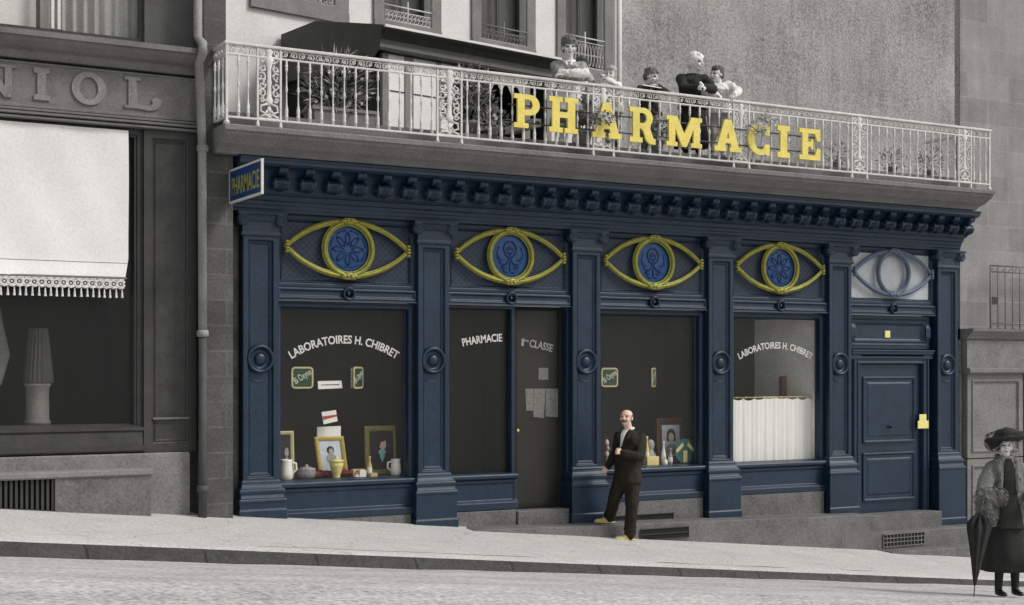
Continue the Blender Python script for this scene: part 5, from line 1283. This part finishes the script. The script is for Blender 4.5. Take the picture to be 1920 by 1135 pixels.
def d_woman(root, H, Rm, k, nb, pel, arms, legs, J, s, bw, yaw):
    shirt(root, 'blouse', BLOUSE, nb, pel, arms, legs, bw * 1.2, yaw, sleeve=.82); collar(root, CLWHITE, nb, bw * 1.1); skirt(root, CLMID, pel, nb, bw, .28, .10)
    a = MB(); a.rings([[(pel.x + x * bw, pel.y - y * bw, z) for x, y in ((-.16, .10), (-.1, .165), (.0, .185), (.1, .165), (.16, .10), (.1, .1), (-.1, .1))] for z in (pel.z + .22, pel.z + .1)] + [[(pel.x + x * bw * 1.25, pel.y - y * bw * 1.35, z) for x, y in ((-.16, .10), (-.1, .165), (.0, .185), (.1, .165), (.16, .10), (.1, .1), (-.1, .1))] for z in (.42,)]); put(a, 'apron', CLWHITE, root, .012, 3)
    hair_cap(root, H, Rm, k, HAIRM, 1.16, .01, 1.0, True); shoes(root, SHOEW, legs, (0, -1, 0), bw)
    c = MB(); c.limb([J(1050, 146, -.28), J(1075, 147, -.31), J(1096, 146, -.28)], [.05, .065, .06], 12); put(c, 'white_cuffs', CLWHITE, root, .012, 3)
bperson('woman in a pale blouse and white apron leaning with folded arms on the balcony rail', 1067, (1067, 91, -.06), .255, -.55, (-6, 8, 0), 0,
    [(-1, (1043, 124, .0), (1082, 147, -.28), (-1, .1, -.6), 60), (1, (1090, 126, .0), (1056, 150, -.30), (1, .1, -.6), 30)], d_woman, 1.0, (1066, 113, .0))
def d_girl(root, H, Rm, k, nb, pel, arms, legs, J, s, bw, yaw):
    shirt(root, 'dress_top', CLLIGHT, nb, pel, arms, legs, bw * 1.05, yaw, sleeve=.3); skirt(root, CLLIGHT, pel, nb, bw, .35, .09)
    hair_cap(root, H, Rm, k, HAIRD, 1.16, .03, 1.0, False, .06); shoes(root, SHOED, legs, (0, -1, 0), bw)
bperson('dark haired girl turned away close beside the woman in the apron', 1094, (1093, 121, .12), .21, -.35, (-125, 5, 0), -60,
    [(-1, (1086, 142, .1), (1090, 158, -.1), (-1, 0, -.5), 40), (1, (1101, 140, .0), (1122, 153, -.28), (0, .2, -1), 25)], d_girl, .78, (1094, 137, .12))
def d_boy(root, H, Rm, k, nb, pel, arms, legs, J, s, bw, yaw):
    shirt(root, 'shirt', CLWHITE, nb, pel, arms, legs, bw * 1.22, yaw); collar(root, CLWHITE, nb, bw); trousers(root, CLMID, pel, legs, bw, 'shorts', .25)
    hair_cap(root, H, Rm, k, HAIRB, 1.03, .02, .8); shoes(root, SHOED, legs, (0, -1, 0), bw)
bperson('small fair boy in white resting his chin on his arms over the railing', 1147, (1144, 142, -.08), .205, -.55, (22, 6, 4), 0,
    [(-1, (1136, 160, -.02), (1121, 155, -.26), (-.6, 0, -1), 20), (1, (1158, 162, .0), (1137, 158, -.28), (1, -.2, -.6), 20)], d_boy, .74, (1148, 158, .0))
def d_dark(root, H, Rm, k, nb, pel, arms, legs, J, s, bw, yaw):
    shirt(root, 'jumper', CLDARK, nb, pel, arms, legs, bw * 1.16, yaw); collar(root, CLDARK, nb, bw); trousers(root, CLMID, pel, legs, bw, 'trousers')
    hair_cap(root, H, Rm, k, HAIRM, 1.04, .02, .8); shoes(root, SHOEW, legs, (0, -1, 0), bw)
bperson('dark haired youth in a black jumper looking down to the right at the rail', 1220, (1221, 144, .0), .22, -.45, (-62, 14, 0), -45,
    [(-1, (1204, 164, .05), (1212, 170, -.25), (-.8, 0, -.6), 30), (1, (1232, 165, .02), (1230, 170, -.27), (1, .2, -.6), 30)], d_dark, .8, (1216, 160, .05))
def d_old(root, H, Rm, k, nb, pel, arms, legs, J, s, bw, yaw):
    shirt(root, 'dress_top', CLDARK, nb, pel, arms, legs, bw * 1.14, yaw, belly=.02); collar(root, CLDARK, nb, bw); skirt(root, CLDARK, pel, nb, bw, .12, .10)
    hair_cap(root, H, Rm, k, HAIRW, 1.12, .02, 1.0, True); shoes(root, SHOED, legs, (0, -1, 0), bw)
    c = MB(); c.limb([J(1307, 165, -.35), J(1310, 170, -.36)], [.022, .03], 8); put(c, 'white_cuff', CLWHITE, root, .01, 2)
bperson('white haired old woman in a black dress looking towards the boy in white', 1300, (1305, 119, -.02), .245, -.5, (-52, 2, 0), -20,
    [(-1, (1277, 147, .02), (1304, 172, -.32), (-1, .1, -.5), 50), (1, (1322, 148, .02), (1314, 172, -.33), (1, .2, -.6), 50)], d_old, 1.0, (1299, 138, .02))
def d_boy2(root, H, Rm, k, nb, pel, arms, legs, J, s, bw, yaw):
    shirt(root, 'shirt', CLWHITE, nb, pel, arms, legs, bw * 1.26, yaw, flare=1.1); collar(root, CLWHITE, nb, bw); trousers(root, CLLIGHT, pel, legs, bw, 'shorts', .15)
    hair_cap(root, H, Rm, k, HAIRD, 1.0, .02, .6); shoes(root, SHOEW, legs, (0, -1, 0), bw)
bperson('dark haired boy in a loose white shirt with both hands on the railing', 1348, (1343, 141, -.02), .225, -.55, (48, 3, 0), 15,
    [(-1, (1333, 163, -.02), (1337, 186, -.30), (-1, .2, 0), 40), (1, (1365, 160, .02), (1370, 186, -.28), (1, .35, .1), 40)], d_boy2, .84, (1347, 157, .0))
a_, b_ = P(1199, 162, -.84), P(1234, 168, -.84)
o = MB().add([(a_[0], -.92, a_[1]), (b_[0], -.92, b_[1] + .0), (b_[0], -.78, b_[1] + .035), (a_[0], -.78, a_[1] + .035), (a_[0], -.92, a_[1] + .012), (b_[0], -.92, b_[1] + .012), (b_[0], -.78, b_[1] + .047), (a_[0], -.78, a_[1] + .047)], [(3, 2, 1, 0), (4, 5, 6, 7), (0, 1, 5, 4), (1, 2, 6, 5), (2, 3, 7, 6), (3, 0, 4, 7)]).build('open_book', PAPER)
tag(o, 'white open booklet lying on the rail before the youth in black', 'book')
# -- woman with the umbrella
WY = -6.0
def lady(J, s):
    nb = J(1885, 858, .0); pel = J(1887, 950, .03); hd = J(1883, 834, -.02)
    def dress(root, H, Rm, k, nb, pel, arms, legs, J, s):
        skirt(root, CLDARK, pel, nb, 1.12, .26, .075, 'dress')
        g = random.Random(4)
        def tufts(mb, p, r, n, ln, m=None, ok=None):
            for q in range(n):
                d = Vector((g.uniform(-1, 1), g.uniform(-1, 1), g.uniform(-1, 1)))
                if d.length < .1: continue
                d.normalize()
                if ok and not ok(d): continue
                mb.leaf(Vector(p) + Vector((d.x * r[0], d.y * r[1], d.z * r[2])), d + Vector((g.uniform(-.3, .3), 0, -.7)), ln * g.uniform(.6, 1.3), ln * .22, m)
        prof = [(.02, .075, .07), (-.03, .12, .09), (-.09, .195, .115), (-.22, .205, .135), (-.40, .20, .135), (-.55, .235, .16), (-.74, .265, .18)]
        c = MB(); c.loft([(nb.x, nb.y + .02, nb.z + dz, rx, ry, 0) for dz, rx, ry in prof], 28)
        for sh, el, wr in arms: c.limb([sh, sh.lerp(el, .5), el], [.085, .092, .088], 12); c.limb([el, el.lerp(wr, .5), wr], [.088, .09, .095], 12)
        put(c, 'coat', COATG, root, .013, 3)
        v = MB(); rows = []
        for dz, w in ((-.005, .028), (-.06, .05), (-.14, .062), (-.24, .072), (-.4, .085), (-.56, .115), (-.75, .15)):
            i = max(j for j in range(len(prof)) if prof[j][0] >= dz) if dz < .02 else 0; i = min(i, len(prof) - 2)
            t = (prof[i][0] - dz) / (prof[i][0] - prof[i + 1][0]); t = min(1, max(0, t)); rx = prof[i][1] + (prof[i + 1][1] - prof[i][1]) * t; ry = prof[i][2] + (prof[i + 1][2] - prof[i][2]) * t
            fr = [(nb.x + .01 + x, nb.y + .02 - ry * math.sqrt(max(0, 1 - (x / rx) ** 2)) - .016, nb.z + dz) for x in [w * (-1 + 2 * q / 8) for q in range(9)]]
            rows.append(fr + [(p[0], p[1] + .05, p[2]) for p in reversed(fr)])
        v.rings(rows, None, (True, True), True); put(v, 'dress_front', CLDARK, root, .008, 2)
        f = MB()
        for sg in (-1, 1): f.limb([nb + Vector((sg * .06, .06, .01)), nb + Vector((sg * .10, -.03, -.05)), nb + Vector((sg * .085, -.10, -.16)), nb + Vector((sg * .095, -.12, -.34))], [.035, .042, .034, .028], 10)
        f = remesh(f, .012, 2)
        for sg in (-1, 1): tufts(f, nb + Vector((sg * .09, -.05, -.14)), (.05, .06, .20), 220, .028)
        f.build('fur_collar', FUR, root, True)
        mf = MB(); mc = J(1840, 932, -.20); mf.ball(mc, (.12, .10, .11), 16); mf.ball(mc + Vector((-.01, 0, -.15)), (.10, .09, .13), 14); mf.ball(mc + Vector((.11, .02, .02)), (.09, .09, .09), 14)
        mf = crumple(remesh(mf, .012, 2), .02, 12)
        for p, r in ((mc, (.125, .105, .115)), (mc + Vector((-.01, 0, -.15)), (.105, .095, .135)), (mc + Vector((.11, .02, .02)), (.095, .095, .095))): tufts(mf, p, r, 800, .034)
        mf.build('fur_muff', FUR, root, True)
        st = MB()
        for hp, kn, an in legs: st.limb([kn, kn.lerp(an, .5), an + Vector((0, 0, .0))], [.056, .050, .040], 12)
        put(st, 'stockings', CLDARK, root, .010, 2)
        h = MB(); ho = H(.012, .015, .062); q = Matrix.Rotation(R(-5), 3, 'Y') @ Matrix.Rotation(R(-6), 3, 'X')
        ho = ho + Vector((0, 0, .012)); h.ball(ho + Vector((0, 0, .045)), (.125, .125, .075), 18, None, q); h.ball(ho + Vector((.01, .02, .0)), (.235, .185, .032), 24, None, q); h.ball(ho + Vector((.11, -.02, .03)), (.10, .10, .055), 14, None, q); h.ball(ho + Vector((-.13, .01, -.05)), (.075, .09, .06), 14, None, q)
        h = crumple(remesh(h, .012, 2), .010, 14); tufts(h, ho + Vector((.01, .02, .02)), (.21, .17, .06), 900, .026, None, lambda d: not (d.y < -.1 and d.z < .1)); tufts(h, ho + Vector((-.13, .01, -.05)), (.08, .09, .07), 400, .028)
        h.build('hat', CLDARK, root, True)
        hair_cap(root, H, Rm, k, HAIRD, 1.04, .01, 1.2)
        shoes(root, SHOED, legs, (.15, -1, 0), .92)
    shA, shB = J(1860, 880, .03), J(1912, 880, .03)
    legs = [(J(1876, 960, .0), J(1874, 1030, -.02), J(1872, 1108, .0)), (J(1900, 960, .0), J(1903, 1030, .0), J(1905, 1108, .03))]
    for l in legs: l[2].z = .062
    return dict(hh=.215, head=hd + Vector((0, 0, -.006)), face=(R(6), R(2), R(2)), neck=nb, pelvis=pel, yaw=0, skin=SKING, voxel=.0075, eyek=1.3,
        arms=[(shA, J(1836, 946, -.20), (-.8, .3, -.4), .25, .22, (1, 0, -.2), 1, 60), (shB, J(1926, 935, -.12), (1, .4, -.3), .26, .22, (-1, 0, 0), -1, 45)], legs=legs, dress=dress)
wx = PX(1885, WY); wz = zroad(wx, WY)
LADY = person('woman in a wide dark hat and grey fur trimmed coat holding a folded umbrella', 1885, 1116, WY, HC - (1116 - HY) * dep(1885, WY) / F, lady)
print('lady z', HC - (1116 - HY) * dep(1885, WY) / F, wz)
uY = WY - .12; us = dep(1830, uY) / F
U0, U1 = P(1838, 968, uY), P(1826, 1119, uY)
t = thing('umbrella', 'folded black umbrella hanging point down from the hand of the woman', 'umbrella', (U1[0], uY, U1[1]))
A_, B_ = Vector((U0[0], uY, U0[1])), Vector((U1[0], uY, U1[1])); d_ = (B_ - A_)
rs = []
for f, r in ((.0, .03), (.05, .085), (.12, .125), (.2, .118), (.35, .090), (.55, .058), (.75, .030), (.86, .012)):
    p = A_ + d_ * f; rs.append([tuple(p + Vector((r * (1 + .16 * math.cos(8 * a)) * math.cos(a), r * (1 + .16 * math.cos(8 * a)) * .8 * math.sin(a), .03 * math.cos(8 * a) * (1 - f)))) for a in [2 * math.pi * k / 48 for k in range(48)]])
MB().rings(rs, None, (True, True), True).build('canopy', CLDARK, t)
MB().tube([A_ + d_ * .8, B_], .006, 6).build('tip', DARKROD, t)
MB().tube([A_ + d_ * .1, A_ - d_ * .12, A_ - d_ * .2 + Vector((.03, 0, 0)), A_ - d_ * .16 + Vector((.07, 0, 0))], .011, 8).build('handle', PIPED, t)
# ------------------------------------------------------------------ light, sky, camera
wd = bpy.data.worlds.new('World'); SC.world = wd; wd.use_nodes = True
nt = wd.node_tree; N = nt.nodes; L = nt.links
bg = N['Background']; sky = N.new('ShaderNodeTexSky'); sky.sky_type = 'NISHITA'; sky.sun_disc = False
EL, AZ = R(46), R(46)            # sun stands in front of the shops, a little to the right
sx, sy = math.sin(AZ), -math.cos(AZ)   # horizontal direction towards the sun
sky.sun_elevation = EL; sky.sun_rotation = math.atan2(sx, sy); sky.air_density = 1.4; sky.dust_density = 3.0
hs = N.new('ShaderNodeHueSaturation'); hs.inputs['Saturation'].default_value = .16
L.new(sky.outputs[0], hs.inputs['Color']); L.new(hs.outputs[0], bg.inputs['Color']); bg.inputs['Strength'].default_value = .125
su = bpy.data.lights.new('sun', 'SUN'); su.energy = 1.75; su.angle = R(14); su.color = (1, .97, .92)
so = bpy.data.objects.new('sun', su); COL.objects.link(so)
dv = Vector((-sx * math.cos(EL), -sy * math.cos(EL), -math.sin(EL))); so.rotation_euler = dv.to_track_quat('-Z', 'Y').to_euler()
cam = bpy.data.cameras.new('camera'); co = bpy.data.objects.new('camera', cam); COL.objects.link(co)
co.location = (0, -D, HC); co.rotation_euler = (R(90), 0, -TH)
cam.sensor_width = 36; cam.lens = F / 1920 * 36; cam.shift_y = (HY - 567.5) / 1920; cam.clip_end = 500; cam.clip_start = .1
SC.camera = co
vs_ = SC.view_settings; vs_.view_transform = 'Standard'; vs_.look = 'None'; vs_.exposure = 0; vs_.gamma = 1
